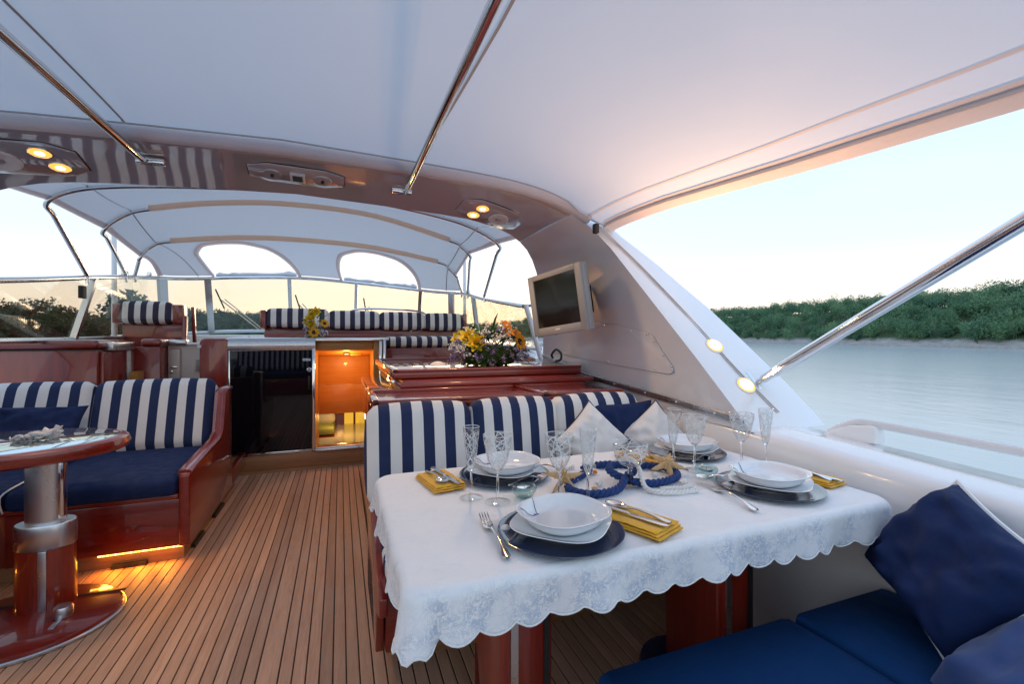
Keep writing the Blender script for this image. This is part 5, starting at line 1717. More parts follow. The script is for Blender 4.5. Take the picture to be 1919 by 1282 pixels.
# ================================================================ place settings
def squircle_plate(prof, c, rot, sx=1.0, p=3.0):
    return MB().lathe(prof, 64, c, sx, 1.0, p, rot)
places = [
    ((0.502, 0.995), 0.25, 'nearest setting'),
    ((0.527, 1.470), 0.20, 'far left setting'),
    ((1.322, 1.490), -0.10, 'far right setting'),
    ((1.262, 1.055), 0.05, 'right setting'),
]
plab = {
    0: ('front', 'nearest the camera'), 1: ('far left', 'beside the striped cushions'), 2: ('far right', 'beside the white pillows'), 3: ('right hand', 'near the white coaming')}
sp_lab = ['at the place nearest the camera', 'at the far left place by the striped cushions', 'at the far right place by the white pillows', 'at the right place near the white coaming']
for i, ((x_, y_), rot, nm) in enumerate(places):
    ch = MB().lathe([(0.06, 0.0), (0.138, 0.004), (0.151, 0.010), (0.153, 0.012), (0.150, 0.0125), (0.136, 0.009), (0.0, 0.0075)], 72, (x_, y_, TT))
    tag(obj('charger_plate', ch, M['charger']), 'round midnight blue charger plate ' + sp_lab[i], 'plate', 'charger plates')
    zc = TT + 0.010
    pl = squircle_plate([(0.055, 0.0), (0.062, 0.0), (0.066, 0.004), (0.095, 0.011), (0.113, 0.020), (0.1145, 0.0215), (0.113, 0.0225), (0.092, 0.0135), (0.065, 0.008), (0.0, 0.0075)], (x_, y_ - 0.004, zc), rot + 0.55, 1.0, 3.2)
    P_ = thing('dinner_plate', (x_, y_, zc), 'white square-shouldered dinner plate ' + sp_lab[i], 'plate', 'dinner plates')
    obj('dish', pl, M['china'], P_)
    zb = zc + 0.0095
    bl_ = squircle_plate([(0.066, 0.0), (0.072, 0.0), (0.080, 0.005), (0.088, 0.014), (0.095, 0.025), (0.101, 0.031), (0.1045, 0.0325), (0.105, 0.034), (0.103, 0.035), (0.098, 0.0335), (0.092, 0.028), (0.084, 0.017), (0.074, 0.0095), (0.06, 0.0075), (0.0, 0.007)], (x_ + 0.012, y_ + 0.008, zb), rot, 1.06, 2.6)
    B_ = thing('soup_plate', (x_ + 0.012, y_ + 0.008, zb), 'deep white soup plate with blue line ' + sp_lab[i], 'plate', 'soup plates')
    obj('dish', bl_, M['china'], B_)
    # thin blue printed arc with a little bow, follows the rim of the deep plate
    arc = []
    a0 = rot + 1.75
    for k in range(15):
        t = k / 14
        rr_ = lerp(0.101, 0.068, math.sin(PI * t) ** 0.8)
        an = a0 + 0.75 * t
        zz = interp(rr_, [0.0, 0.06, 0.074, 0.084, 0.092, 0.098, 0.103], [0.007, 0.0075, 0.0095, 0.017, 0.028, 0.0335, 0.035])
        arc.append((x_ + 0.012 + 1.06 * rr_ * math.cos(an), y_ + 0.008 + rr_ * math.sin(an), zb + zz + 0.0006))
    obj('blue_line', MB().tube(arc, 0.0010, 5), M['chinab'], B_)
    q = Vector(arc[7])
    for dx in (-0.004, 0.004):
        s_ = MB()
        bmesh.ops.create_uvsphere(s_.bm, u_segments=8, v_segments=5, radius=0.0032, matrix=Matrix.Translation(q + Vector((dx, 0, 0.001))) @ Matrix.Diagonal((1.2, 0.8, 0.4, 1)))
        obj('blue_bow', s_, M['chinab'], B_)

def flatstrip(m, pts, MX, th=0.0022):
    """ribbon with a rounded back: pts (x along, half width, z)"""
    rows = []
    for (a, w, z) in pts:
        rows.append([MX @ Vector((a, s * w, z + th * (1 - abs(s) ** 2) - (th if k else 0))) for k, ss in ((0, (-1, -0.5, 0, 0.5, 1)), (1, (1, 0.5, 0, -0.5, -1))) for s in ss])
    m.grid(rows, wrap=True)
    m.bm.faces.ensure_lookup_table()
def fork(c, ang, label, L=0.19, tilt=0.0, z=None):
    MX = Matrix.Translation((c[0], c[1], z if z is not None else TT + 0.001)) @ Matrix.Rotation(ang, 4, 'Z') @ Matrix.Rotation(tilt, 4, 'Y')
    T = thing('fork', (c[0], c[1], TT), label, 'fork', 'silver forks')
    m = MB()
    flatstrip(m, [(-L * 0.5, 0.004, 0.004), (-L * 0.47, 0.0095, 0.004), (-L * 0.40, 0.0085, 0.005), (-L * 0.25, 0.0045, 0.010), (0.0, 0.0028, 0.014), (L * 0.12, 0.0032, 0.010), (L * 0.17, 0.009, 0.006), (L * 0.22, 0.012, 0.004), (L * 0.27, 0.0125, 0.003)], MX)
    obj('handle', m, M['silver'], T)
    for k in range(4):
        yy = -0.0105 + 0.007 * k
        obj('tine', MB().tube([MX @ Vector((L * 0.255, yy, 0.0045)), MX @ Vector((L * 0.36, yy * 1.02, 0.004)), MX @ Vector((L * 0.46, yy, 0.010)), MX @ Vector((L * 0.50, yy, 0.014))], [0.0020, 0.0019, 0.0016, 0.0008], 6), M['silver'], T)
    return T
def spoon(c, ang, label, L=0.19, z=0.0):
    MX = Matrix.Translation((c[0], c[1], TT + z)) @ Matrix.Rotation(ang, 4, 'Z')
    T = thing('spoon', (c[0], c[1], TT), label, 'spoon', 'silver spoons')
    m = MB()
    flatstrip(m, [(-L * 0.5, 0.004, 0.004), (-L * 0.47, 0.0095, 0.004), (-L * 0.40, 0.0085, 0.005), (-L * 0.25, 0.0045, 0.009), (0.0, 0.0026, 0.012), (L * 0.12, 0.0036, 0.008), (L * 0.18, 0.006, 0.007)], MX)
    obj('handle', m, M['silver'], T)
    m = MB()
    rows = []
    for i in range(9):
        rr_ = i / 8
        rows.append([MX @ Vector((L * 0.33 + rr_ * L * 0.165 * math.cos(a), rr_ * 0.021 * math.sin(a) * (1 + 0.12 * math.cos(a)), 0.002 + 0.007 * rr_ ** 2)) for a in [2 * PI * k / 24 for k in range(24)]])
    m.grid(rows, wrap=True)
    o = obj('bowl', m, M['silver'], T)
    s_ = o.modifiers.new('thick', 'SOLIDIFY')
    s_.thickness = 0.0012
def knife(c, ang, label, L=0.21, z=0.0):
    MX = Matrix.Translation((c[0], c[1], TT + z)) @ Matrix.Rotation(ang, 4, 'Z')
    T = thing('knife', (c[0], c[1], TT), label, 'knife', 'silver knives')
    obj('handle', MB().tube([MX @ Vector(p) for p in ((-L * 0.5, 0, 0.006), (-L * 0.48, 0, 0.006), (-L * 0.3, 0, 0.006), (-L * 0.08, 0, 0.006), (-L * 0.02, 0, 0.006))], [0.005, 0.0085, 0.0075, 0.006, 0.0045], 10, flat=0.6), M['silver'], T)
    m = MB()
    flatstrip(m, [(-L * 0.03, 0.005, 0.005), (L * 0.05, 0.0085, 0.005), (L * 0.3, 0.0095, 0.005), (L * 0.42, 0.0085, 0.005), (L * 0.48, 0.005, 0.005), (L * 0.5, 0.001, 0.005)], MX, 0.0014)
    obj('blade', m, M['silver'], T)

def napkin(c, ang, w, h, label, seed):
    MX = Matrix.Translation((c[0], c[1], TT)) @ Matrix.Rotation(ang, 4, 'Z')
    T = thing('napkin', (c[0], c[1], TT), label, 'napkin', 'mustard napkins')
    for k in range(3):
        m = MB()
        nx, ny = 26, 34
        ww, hh = w * (1 - 0.02 * k), h * (1 - 0.03 * k)
        top, bot = [], []
        for i in range(nx + 1):
            rt, rb = [], []
            for j in range(ny + 1):
                u, v = -1 + 2 * i / nx, -1 + 2 * j / ny
                e = min(1, (1 - abs(u)) * 9) * min(1, (1 - abs(v)) * 12)
                e = math.sqrt(max(0, 1 - (1 - e) ** 2))
                wavy = 0.003 * noise.noise(Vector((u * 2.2 + seed, v * 2.2, k * 3.0)))
                sc_ = 1 + (0.018 * math.sin(j * 1.6 + k) if abs(u) > 0.99 and k == 2 else 0.006 * math.sin(j * 0.8 + k * 2))
                zz = k * 0.0048 + 0.0024
                x_, y_ = u * ww / 2 * sc_ + 0.003 * (k - 1), v * hh / 2 + 0.004 * (k - 1)
                rt.append(MX @ Vector((x_, y_, zz + 0.0022 * e + wavy * (k + 1) / 3 + 0.0015)))
                rb.append(MX @ Vector((x_, y_, max(0.0003, zz - 0.0022 * e + wavy * (k + 1) / 3 * 0.6))))
            top.append(rt)
            bot.append(rb)
        m.grid(top)
        m.grid([r[::-1] for r in bot])
        bmesh.ops.remove_doubles(m.bm, verts=m.bm.verts, dist=0.0012)
        obj('fold', m, M['napkin'], T, angle=180)
nz_ = 0.0165
napkin((0.305, 1.470), R(10), 0.105, 0.185, 'folded mustard napkin at the far left corner of the table', 1.0)
knife((0.322, 1.475), R(-76), 'silver knife on the far left mustard napkin', 0.20, nz_)
spoon((0.292, 1.475), R(-78), 'silver spoon on the far left mustard napkin', 0.155, nz_)
napkin((0.705, 0.985), R(22), 0.115, 0.21, 'folded mustard napkin in the middle front of the table', 2.0)
knife((0.697, 0.985), R(-66), 'silver knife on the front mustard napkin', 0.21, nz_)
spoon((0.722, 0.995), R(114), 'silver spoon on the front mustard napkin', 0.19, nz_)
napkin((1.10, 1.475), R(20), 0.10, 0.20, 'folded mustard napkin behind the blue rope', 3.0)
knife((1.115, 1.455), R(-65), 'silver knife on the mustard napkin behind the rope', 0.19, nz_)
spoon((1.085, 1.460), R(-55), 'silver spoon on the mustard napkin behind the rope', 0.16, nz_)
napkin((1.468, 1.085), R(8), 0.095, 0.20, 'folded mustard napkin at the right edge by the coaming', 4.0)
knife((1.475, 1.075), R(-84), 'silver knife on the right edge mustard napkin', 0.20, nz_)
spoon((1.457, 1.08), R(96), 'silver spoon on the right edge mustard napkin', 0.17, nz_)
fork((0.343, 1.03), R(86), 'silver fork left of the front plates on the cloth', 0.235)
fork((1.080, 1.035), R(80), 'silver fork left of the right hand plates', 0.23)
fork((0.577, 1.375), R(15), 'silver fork lying over the rim of the far left charger', 0.17, z=TT + 0.006)
fork((1.31, 1.385), R(20), 'silver fork lying over the rim of the far right charger', 0.17, z=TT + 0.006)
fork((0.70, 1.49), R(120), 'silver fork right of the far left plates', 0.16)
spoon((1.145, 1.155), R(160), 'small silver spoon over the upper rim of the right charger', 0.13, 0.013)

# ================================================================ glasses
def stem_profile(h, r, kind):
    # closed profile of a solid foot and stem, then a separate thin bowl
    if kind == 'wine':
        foot = [(0.036, 0.0), (0.037, 0.0012), (0.030, 0.003), (0.012, 0.006), (0.005, 0.012), (0.0038, 0.03), (0.0038, h * 0.42), (0.006, h * 0.455), (0.012, h * 0.478)]
        bowl = [(0.010, h * 0.475), (0.019, h * 0.53), (0.028, h * 0.62), (0.034, h * 0.74), (r * 0.94, h * 0.88), (r, h * 0.995)]
    elif kind == 'flute':
        foot = [(0.034, 0.0), (0.035, 0.0012), (0.028, 0.003), (0.010, 0.006), (0.0045, 0.012), (0.0035, 0.03), (0.0036, h * 0.36), (0.006, h * 0.39), (0.008, h * 0.41)]
        bowl = [(0.008, h * 0.405), (0.0125, h * 0.46), (0.0165, h * 0.58), (0.0198, h * 0.74), (r * 0.94, h * 0.88), (r, h * 0.995)]
    else:
        foot = [(0.034, 0.0), (0.035, 0.0015), (0.027, 0.004), (0.010, 0.009), (0.0075, 0.02), (0.010, 0.035), (0.006, 0.05), (0.008, h * 0.44), (0.016, h * 0.47)]
        bowl = [(0.014, h * 0.465), (0.034, h * 0.53), (0.047, h * 0.66), (r * 0.97, h * 0.85), (r, h * 0.995)]
    return foot, bowl
def glass(c, kind, label, h, r):
    T = thing('wine_glass' if kind == 'wine' else ('champagne_flute' if kind == 'flute' else 'crystal_coupe'), (c[0], c[1], TT), label, 'glass', 'crystal glasses')
    foot, bowl = stem_profile(h, r, kind)
    kf = [q for q in foot if q[1] <= 0.0065] + [(0.0045, 0.0065)]
    ks = [(0.0049, 0.0066)] + [q for q in foot if q[1] > 0.0065]
    obj('foot', MB().lathe(kf, 32, (c[0], c[1], TT)), M['clearglass'], T)
    obj('stem', MB().lathe(ks, 20, (c[0], c[1], TT)), M['stemglass'], T)
    w = 0.0013
    out = catmull([(a, 0, b) for a, b in bowl], 4)
    outer = [(p.x, p.z) for p in out]
    inner = [(max(0.0, p.x - w), p.z + (w if k == 0 else 0)) for k, p in enumerate(out)][::-1]
    obj('bowl', MB().lathe(outer + inner + [(0.0, inner[-1][1])], 48, (c[0], c[1], TT), uv=True), M['crystal'], T)
    obj('rim', MB().tube([(c[0] + (r - w / 2) * math.cos(a), c[1] + (r - w / 2) * math.sin(a), TT + h * 0.995) for a in [2 * PI * k / 40 for k in range(40)]], 0.0009, 5, closed=True), M['china'], T)
    return T
def obj_uvfix():
    pass
glass((0.362, 1.300), 'flute', 'crystal champagne flute at far left next to the yellow napkin', 0.212, 0.0245)
glass((0.424, 1.240), 'wine', 'crystal wine glass in front of the far left plates', 0.196, 0.0425)
glass((0.592, 1.180), 'wine', 'crystal wine glass standing just behind the front plates', 0.196, 0.0425)
glass((0.668, 1.150), 'flute', 'crystal champagne flute between the front plates and the rope', 0.212, 0.0245)
glass((0.862, 1.220), 'coupe', 'low crystal coupe standing among the ropes', 0.140, 0.055)
glass((1.142, 1.350), 'flute', 'crystal champagne flute in front of the far right plates, left one', 0.212, 0.0245)
glass((1.182, 1.288), 'wine', 'crystal wine glass in front of the far right plates', 0.196, 0.0425)
glass((1.378, 1.265), 'wine', 'crystal wine glass behind the right hand plates', 0.196, 0.0425)
glass((1.462, 1.235), 'flute', 'rightmost crystal champagne flute, close to the coaming', 0.212, 0.0245)

def votive(c, label):
    T = thing('votive_holder', (c[0], c[1], TT), label, 'candle holder', 'glass votive holders')
    obj('cup', MB().lathe([(0.020, 0.0), (0.026, 0.003), (0.036, 0.020), (0.038, 0.028), (0.035, 0.034), (0.028, 0.033), (0.024, 0.024), (0.0, 0.020)], 32, (c[0], c[1], TT)), M['glassblock'], T)
    obj('candle', MB().lathe([(0.020, 0.0205), (0.020, 0.027), (0.0, 0.0265)], 24, (c[0], c[1], TT)), M['wax'], T)
    obj('tin', MB().lathe([(0.0205, 0.0205), (0.0215, 0.029), (0.0205, 0.0292)], 24, (c[0], c[1], TT)), M['silver'], T)
    obj('wick', MB().tube([(c[0], c[1], TT + 0.026), (c[0] + 0.001, c[1], TT + 0.034)], 0.0007, 5), M['black'], T)
votive((0.512, 1.255), 'glass votive holder behind the front plates')
votive((1.165, 1.215), 'glass votive holder left of the right hand plates')

# ================================================================ ropes, starfish and shells in the middle
def twisted(path, r, turns, mat, name, label):
    """three strands laid round each other"""
    P = catmull(path, 22)
    T = thing(name, tuple(P[0]), label, 'rope')
    L = [0.0]
    for a, b in zip(P[:-1], P[1:]):
        L.append(L[-1] + (b - a).length)
    for s in range(3):
        Q = []
        for i, p in enumerate(P):
            t = (P[min(i + 1, len(P) - 1)] - P[max(i - 1, 0)]).normalized()
            up = Vector((0, 0, 1))
            sd_ = t.cross(up)
            if sd_.length < 1e-4:
                sd_ = Vector((1, 0, 0))
            sd_.normalize()
            up = sd_.cross(t)
            an = 2 * PI * (L[i] * turns + s / 3)
            Q.append(p + sd_ * math.cos(an) * r * 0.56 + up * math.sin(an) * r * 0.56)
        Q2 = catmull(Q, 2)
        obj('strand', MB().tube(Q2, r * 0.54, 8), mat, T)
    return T
def tp(x_, y_, z=0.011):
    return (x_, y_, TT + z)
rb = [tp(0.845, 1.440), tp(0.905, 1.425), tp(0.955, 1.375), tp(0.930, 1.310), tp(0.895, 1.270, 0.020), tp(0.845, 1.262, 0.030), tp(0.825, 1.300, 0.040), tp(0.862, 1.330, 0.045), tp(0.905, 1.305, 0.040), tp(0.915, 1.262, 0.026), tp(0.965, 1.215), tp(1.035, 1.225), tp(1.080, 1.275), tp(1.075, 1.325), tp(1.02, 1.365), tp(0.965, 1.375, 0.024), tp(0.925, 1.40, 0.03)]
# simple readable layout: a figure of eight round a knot
rb = [tp(0.870, 1.435), tp(0.935, 1.425), tp(1.000, 1.385), tp(1.060, 1.345), tp(1.085, 1.290), tp(1.050, 1.225), tp(0.970, 1.195), tp(0.900, 1.205), tp(0.850, 1.240, 0.022), tp(0.830, 1.285, 0.034), tp(0.860, 1.325, 0.038), tp(0.905, 1.310, 0.040), tp(0.905, 1.262, 0.034), tp(0.860, 1.235, 0.030), tp(0.800, 1.190, 0.012), tp(0.735, 1.170), tp(0.675, 1.185), tp(0.655, 1.240), tp(0.690, 1.300), tp(0.760, 1.350), tp(0.815, 1.395), tp(0.810, 1.430)]
twisted(rb, 0.0120, 18, M['ropeb'], 'rope', 'thick navy blue rope knotted in loops on the tablecloth')
rw = [tp(0.83, 1.47, 0.007), tp(0.90, 1.45, 0.007), tp(0.955, 1.40, 0.030), tp(0.935, 1.34, 0.052), tp(0.925, 1.29, 0.058), tp(0.905, 1.235, 0.050), tp(0.885, 1.175, 0.010), tp(0.90, 1.13, 0.007), tp(0.96, 1.105, 0.007), tp(1.03, 1.105, 0.007)]
twisted(rw, 0.0075, 26, M['ropew'], 'rope', 'thinner white rope laid over the navy rope')
rw = [tp(0.79, 1.46, 0.006), tp(0.745, 1.445, 0.006), tp(0.715, 1.41, 0.006), tp(0.73, 1.375, 0.006), tp(0.775, 1.365, 0.006)]
twisted(rw, 0.0065, 30, M['ropew'], 'rope', 'small white rope loop behind the tall flute')
rw = [tp(0.93, 1.155, 0.006), tp(0.99, 1.14, 0.006), tp(1.05, 1.155, 0.006)]
twisted(rw, 0.0065, 30, M['ropew'], 'rope', 'short frayed white rope end in front of the navy loop')

def starfish(c, rot, size, tilt, label, seed, tdir=0.0):
    MX = Matrix.Translation(c) @ Matrix.Rotation(tdir, 4, 'Z') @ Matrix.Rotation(tilt, 4, 'X') @ Matrix.Rotation(rot, 4, 'Z')
    m = MB()
    n = 60
    rows = []
    for i in range(9):
        t = i / 8
        row = []
        for k in range(n):
            a = 2 * PI * k / n
            arm_ = abs(((a * 5 / (2 * PI)) % 1) - 0.5) * 2      # 1 on the arm axis
            rr_ = size * (0.26 + 0.74 * arm_ ** 2.2) * (1 + 0.06 * noise.noise(Vector((math.cos(a) * 2, math.sin(a) * 2, seed))))
            z = (0.018 * (1 - t) ** 0.8 + 0.008 * (1 - t ** 4)) * (0.6 + 0.4 * (1 - t)) + 0.0025 * noise.noise(Vector((math.cos(a) * rr_ * t * 200, math.sin(a) * rr_ * t * 200, seed)))
            row.append(MX @ Vector((rr_ * t * math.cos(a), rr_ * t * math.sin(a), max(0, z))))
        rows.append(row)
    m.grid(rows, wrap=True)
    bot_ = []
    for k in range(n):
        bot_.append(m.bm.verts.new(MX @ Vector((0, 0, 0))) if False else None)
    T = thing('starfish', c, label, 'starfish', 'dried starfish')
    o = obj('body', m, M['star'], T, angle=180)
    s_ = o.modifiers.new('thick', 'SOLIDIFY')
    s_.thickness = 0.004
    # knobs along the arms
    kb = MB()
    for a in range(5):
        an = 2 * PI * (a + 0.5) / 5
        for q in range(5):
            rr_ = size * (0.15 + 0.16 * q)
            bmesh.ops.create_icosphere(kb.bm, subdivisions=1, radius=0.0028 * (1.15 - q * 0.14), matrix=MX @ Matrix.Translation((rr_ * math.cos(an), rr_ * math.sin(an), 0.020 - 0.0032 * q)))
    obj('knobs', kb, M['star'], T)
starfish((0.660, 1.285, TT + 0.030), 0.3, 0.070, R(38), 'pale starfish leaning on the left end of the navy rope loop', 1.0, R(-20))
starfish((1.060, 1.290, TT + 0.030), 0.9, 0.074, R(30), 'pale starfish leaning on the right end of the navy rope loop', 2.0, R(-10))
def tiny_shell(c, s, label, seed, mat):
    m = MB()
    rows = []
    for i in range(8):
        t = i / 7
        row = []
        for k in range(12):
            a = 2 * PI * k / 12
            rr_ = s * math.sin(PI * min(0.97, 0.04 + t)) ** 0.75 * (1 + 0.12 * math.sin(3 * a + seed + t * 5))
            row.append((c[0] + (t - 0.5) * 2.6 * s * math.cos(seed) + rr_ * math.cos(a) * -math.sin(seed), c[1] + (t - 0.5) * 2.6 * s * math.sin(seed) + rr_ * math.cos(a) * math.cos(seed), max(TT + 0.0002, TT + s * 0.7 + rr_ * 0.8 * math.sin(a))))
        rows.append(row)
    m.grid(rows, wrap=True)
    tag(obj('seashell', m, mat), label, 'seashell', 'small seashells')
tiny_shell((0.352 + 0.02, 1.005 + 0.03, 0), 0.0, '', 0, None) if False else None
tiny_shell((0.378, 1.045), 0.012, 'small white seashell on the left rim of the front charger', 0.4, M['shell'])
tiny_shell((0.655, 1.405), 0.011, 'small white seashell on the right rim of the far left charger', 1.2, M['shell'])
tiny_shell((1.143, 1.105), 0.012, 'small white seashell on the left rim of the right charger', 2.2, M['shell'])
tiny_shell((1.205, 1.425), 0.011, 'small white seashell on the left rim of the far right charger', 0.9, M['shell'])
tiny_shell((0.775, 1.265), 0.013, 'flat white seashell inside the left rope loop', 0.7, M['shell'])
tiny_shell((0.735, 1.225), 0.009, 'small yellowish seashell inside the left rope loop', 1.9, M['star'])
tiny_shell((1.000, 1.280), 0.011, 'white seashell inside the right rope loop', 2.6, M['shell'])
tiny_shell((1.035, 1.175), 0.014, 'long white seashell in front of the right rope loop', 0.2, M['shell'])
tiny_shell((0.83, 1.38), 0.008, 'small orange seashell between the rope crossings', 1.0, M['orange'])

# ================================================================ flowers
def petal_mesh(m, c, d, side, up, L, w, cup, curl):
    rows = []
    for i in range(6):
        t = i / 5
        ww = w * math.sin(PI * (0.12 + 0.84 * t)) ** 0.8
        row = []
        for s in (-1, 0, 1):
            row.append(c + d * (L * t) + side * (ww * s) + up * (cup * abs(s) * ww + curl * t * t * L))
        rows.append(row)
    m.grid(rows)
def basis(n):
    n = Vector(n).normalized()
    a = n.cross(Vector((0, 0, 1)) if abs(n.z) < 0.95 else Vector((1, 0, 0))).normalized()
    return n, a, n.cross(a)
def sunflower(T, c, n, r, mat):
    n, a, b = basis(n)
    c = Vector(c)
    for k in range(16):
        an = 2 * PI * k / 16 + (0.12 if k % 2 else 0)
        d = (a * math.cos(an) + b * math.sin(an))
        m = MB()
        petal_mesh(m, c + d * r * 0.30 + n * (0.003 * (k % 2)), (d + n * 0.18).normalized(), n.cross(d), n, r * (0.72 + 0.1 * rnd.random()), r * 0.17, 0.3, -0.05)
        obj('petal', m, mat, T, angle=180)
    q = n.to_track_quat('Z', 'Y').to_matrix().to_4x4()
    m = MB().lathe([(r * 0.38, 0.0), (r * 0.40, r * 0.06), (r * 0.33, r * 0.14), (r * 0.18, r * 0.12), (0, r * 0.10)], 18, M=Matrix.Translation(c) @ q)
    obj('flower_centre', m, M['seed'], T)
def rose(T, c, n, r, mat):
    n, a, b = basis(n)
    c = Vector(c)
    for ring, (cnt, rr_, op) in enumerate(((3, 0.28, 0.05), (5, 0.55, 0.25), (7, 0.85, 0.55))):
        m = MB()
        for k in range(cnt):
            an = 2 * PI * k / cnt + ring * 0.6
            d = a * math.cos(an) + b * math.sin(an)
            petal_mesh(m, c + d * r * rr_ * 0.5 - n * r * 0.3, (n * (1 - op) + d * op).normalized(), n.cross(d), -d, r * 1.1, r * 0.52, 0.5, -0.28 if ring else 0.1)
        obj('petals', m, mat, T, angle=180)
def lily(T, c, n, r, mat):
    n, a, b = basis(n)
    c = Vector(c)
    m = MB()
    for k in range(6):
        an = 2 * PI * k / 6
        d = a * math.cos(an) + b * math.sin(an)
        petal_mesh(m, c + d * r * 0.05, (d * 0.8 + n * 0.6).normalized(), n.cross(d), n, r, r * 0.22, 0.2, -0.35)
    obj('petals', m, mat, T, angle=180)
def filler(T, name, pts, r, mat):
    m = MB()
    for p in pts:
        bmesh.ops.create_icosphere(m.bm, subdivisions=1, radius=r * rnd.uniform(0.6, 1.3), matrix=Matrix.Translation(p))
    o = obj(name, m, mat, T, smooth=False)
    o['kind'] = 'stuff'
def leaves(T, name, items, mat):
    for (c, d, L, w) in items:
        m = MB()
        d = Vector(d).normalized()
        s = d.cross(Vector((0, 0, 1)))
        if s.length < 0.05:
            s = Vector((1, 0, 0))
        s.normalize()
        petal_mesh(m, Vector(c), d, s, s.cross(d), L, w, 0.25, -0.15)
        obj(name, m, mat, T, angle=180)

bq = thing('flower_bouquet', (0.99, 3.05, 1.004), 'large bouquet of sunflowers, yellow roses and lavender on the red sideboard', 'bouquet')
bc = Vector((0.985, 3.05, 1.004))
def dome(az, el, k=1.0):
    return bc + Vector((math.cos(az) * math.cos(el) * 0.27 * k, math.sin(az) * math.cos(el) * 0.16 * k, 0.07 + math.sin(el) * 0.21 * k))
obj('basket', MB().lathe([(0.155, 0.0), (0.18, 0.02), (0.195, 0.07), (0.18, 0.115), (0.0, 0.13)], 40, tuple(bc), 1.0, 0.62, wob=lambda a, r: 0.006 * math.sin(a * 11)), M['moss'], bq)
sunflower(bq, dome(-0.75, 0.42, 1.02), (0.55, -0.95, 0.25), 0.062, M['petal'])
lily(bq, dome(-0.95, 0.85, 1.0), (0.2, -0.8, 0.6), 0.065, M['orange'])
lily(bq, dome(-0.35, 0.75, 1.0), (0.5, -0.6, 0.6), 0.055, M['orange'])
lily(bq, dome(-0.6, 1.15, 1.08), (0.1, -0.5, 0.9), 0.055, M['orange'])
rose(bq, dome(-2.15, 0.42, 0.98), (-0.35, -0.9, 0.2), 0.045, M['yellow'])
rose(bq, dome(-2.55, 0.62, 1.0), (-0.5, -0.7, 0.4), 0.042, M['yellow'])
rose(bq, dome(2.9, 0.55, 1.0), (-0.8, -0.3, 0.4), 0.04, M['yellow'])
def cluster(k, el0, el1, azs, spread):
    out = []
    for _ in range(k):
        c = dome(rnd.uniform(*azs), rnd.uniform(el0, el1), rnd.uniform(0.9, 1.05))
        for q in range(16):
            out.append(c + Vector((rnd.gauss(0, spread), rnd.gauss(0, spread), rnd.gauss(0, spread))))
    return out
filler(bq, 'white_blossom', cluster(34, 0.0, 1.0, (-3.3, 0.2), 0.014), 0.0062, M['fwhite'])
filler(bq, 'lavender_blossom', cluster(40, -0.25, 0.9, (-3.4, 0.3), 0.013), 0.0058, M['fpurple'])
filler(bq, 'white_blossom', cluster(8, 0.1, 1.3, (0, 6.28), 0.014), 0.006, M['fwhite'])
lv = []
for k in range(150):
    az, el = rnd.uniform(-3.6, 0.5), rnd.uniform(-0.35, 1.1)
    c = dome(az, el, 0.72)
    d = (c - bc) + Vector((rnd.gauss(0, 0.06), rnd.gauss(0, 0.06), rnd.gauss(0, 0.05)))
    lv.append((c, d, rnd.uniform(0.06, 0.11), rnd.uniform(0.012, 0.022)))
for c, d in (((-0.10, -0.04, 0.20), (-0.6, -0.1, 0.8)), ((0.02, -0.02, 0.24), (0.1, -0.1, 1)), ((0.20, -0.05, 0.10), (1, -0.2, -0.1)), ((0.21, -0.05, 0.05), (0.8, -0.3, -0.5)), ((-0.16, -0.06, 0.12), (-0.8, -0.3, 0.5))):
    lv.append((bc + Vector(c), d, 0.12, 0.018))
for k in range(30):
    az = rnd.uniform(-3.3, 0.1)
    c = bc + Vector((math.cos(az) * 0.16, math.sin(az) * 0.10, rnd.uniform(0.02, 0.08)))
    lv.append((c, (math.cos(az) * 0.6, math.sin(az) * 0.5, rnd.uniform(-0.7, 0.4)), rnd.uniform(0.05, 0.09), 0.018))
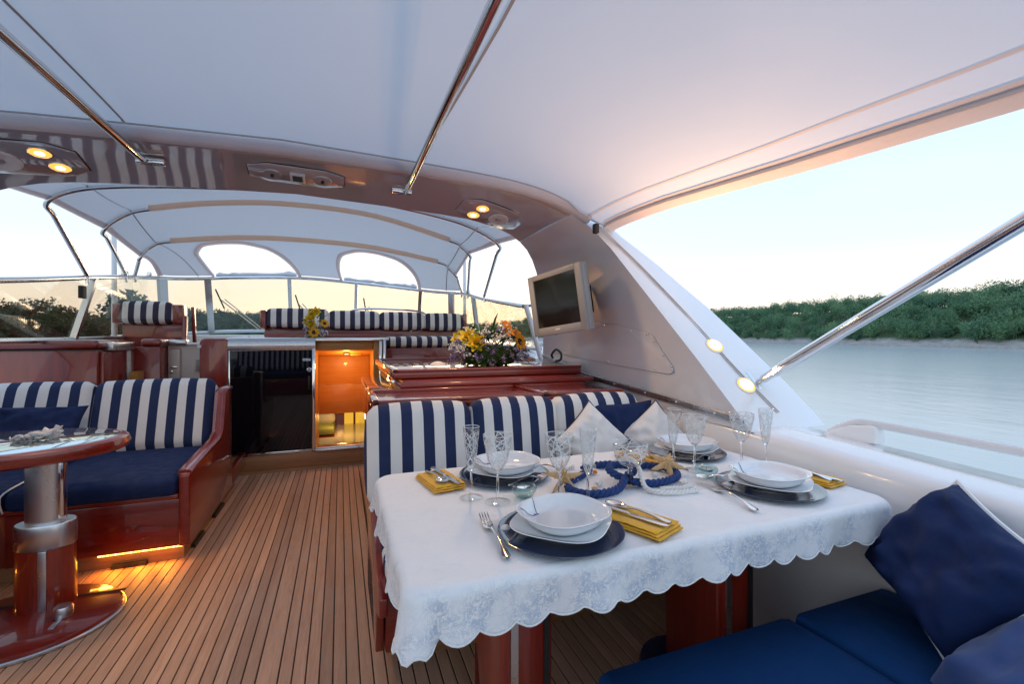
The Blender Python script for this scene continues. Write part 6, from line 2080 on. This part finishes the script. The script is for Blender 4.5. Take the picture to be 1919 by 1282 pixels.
leaves(bq, 'leaf', lv, M['leafg'])

ps = thing('flower_posy', (-0.225, 4.72, 1.185), 'small upright posy of yellow roses and a sunflower on the hatch', 'bouquet')
pc = Vector((-0.225, 4.72, 1.185))
obj('holder', MB().lathe([(0.045, 0.0), (0.06, 0.015), (0.05, 0.05), (0, 0.06)], 20, tuple(pc)), M['moss'], ps)
sunflower(ps, pc + Vector((-0.005, -0.07, 0.05)), (-0.1, -1, 0.15), 0.05, M['petal'])
sunflower(ps, pc + Vector((0.085, -0.05, 0.135)), (0.4, -0.9, 0.3), 0.042, M['petal'])
for dx, dz in ((-0.03, 0.125), (-0.045, 0.175), (-0.02, 0.225), (0.01, 0.245), (-0.06, 0.15)):
    rose(ps, pc + Vector((dx, -0.05, dz)), (dx * 2, -1, 0.35), 0.032, M['yellow'])
fl_ = []
for _ in range(26):
    c = pc + Vector((rnd.uniform(-0.13, 0.13), rnd.uniform(-0.06, 0.02), rnd.uniform(0.01, 0.16)))
    c.x = pc.x + (c.x - pc.x) * (1.1 - (c.z - pc.z) * 3)
    for q in range(10):
        fl_.append(c + Vector((rnd.gauss(0, 0.011), rnd.gauss(0, 0.011), rnd.gauss(0, 0.011))))
filler(ps, 'white_blossom', fl_[::2], 0.005, M['fwhite'])
filler(ps, 'lavender_blossom', fl_[1::2], 0.005, M['fpurple'])
lv = []
for k in range(40):
    c = pc + Vector((rnd.uniform(-0.07, 0.07), rnd.uniform(-0.05, 0.03), rnd.uniform(0.0, 0.2)))
    lv.append((c, (rnd.gauss(0, 0.7), rnd.gauss(-0.2, 0.3), rnd.gauss(0.5, 0.5)), rnd.uniform(0.05, 0.08), 0.012))
lv += [(pc + Vector((0.05, -0.03, 0.2)), (0.4, -0.1, 0.8), 0.10, 0.014), (pc + Vector((0.06, -0.03, 0.17)), (0.7, -0.1, 0.8), 0.09, 0.014), (pc + Vector((-0.10, -0.04, 0.01)), (-1, -0.2, 0.0), 0.08, 0.012)]
leaves(ps, 'leaf', lv, M['leafg'])
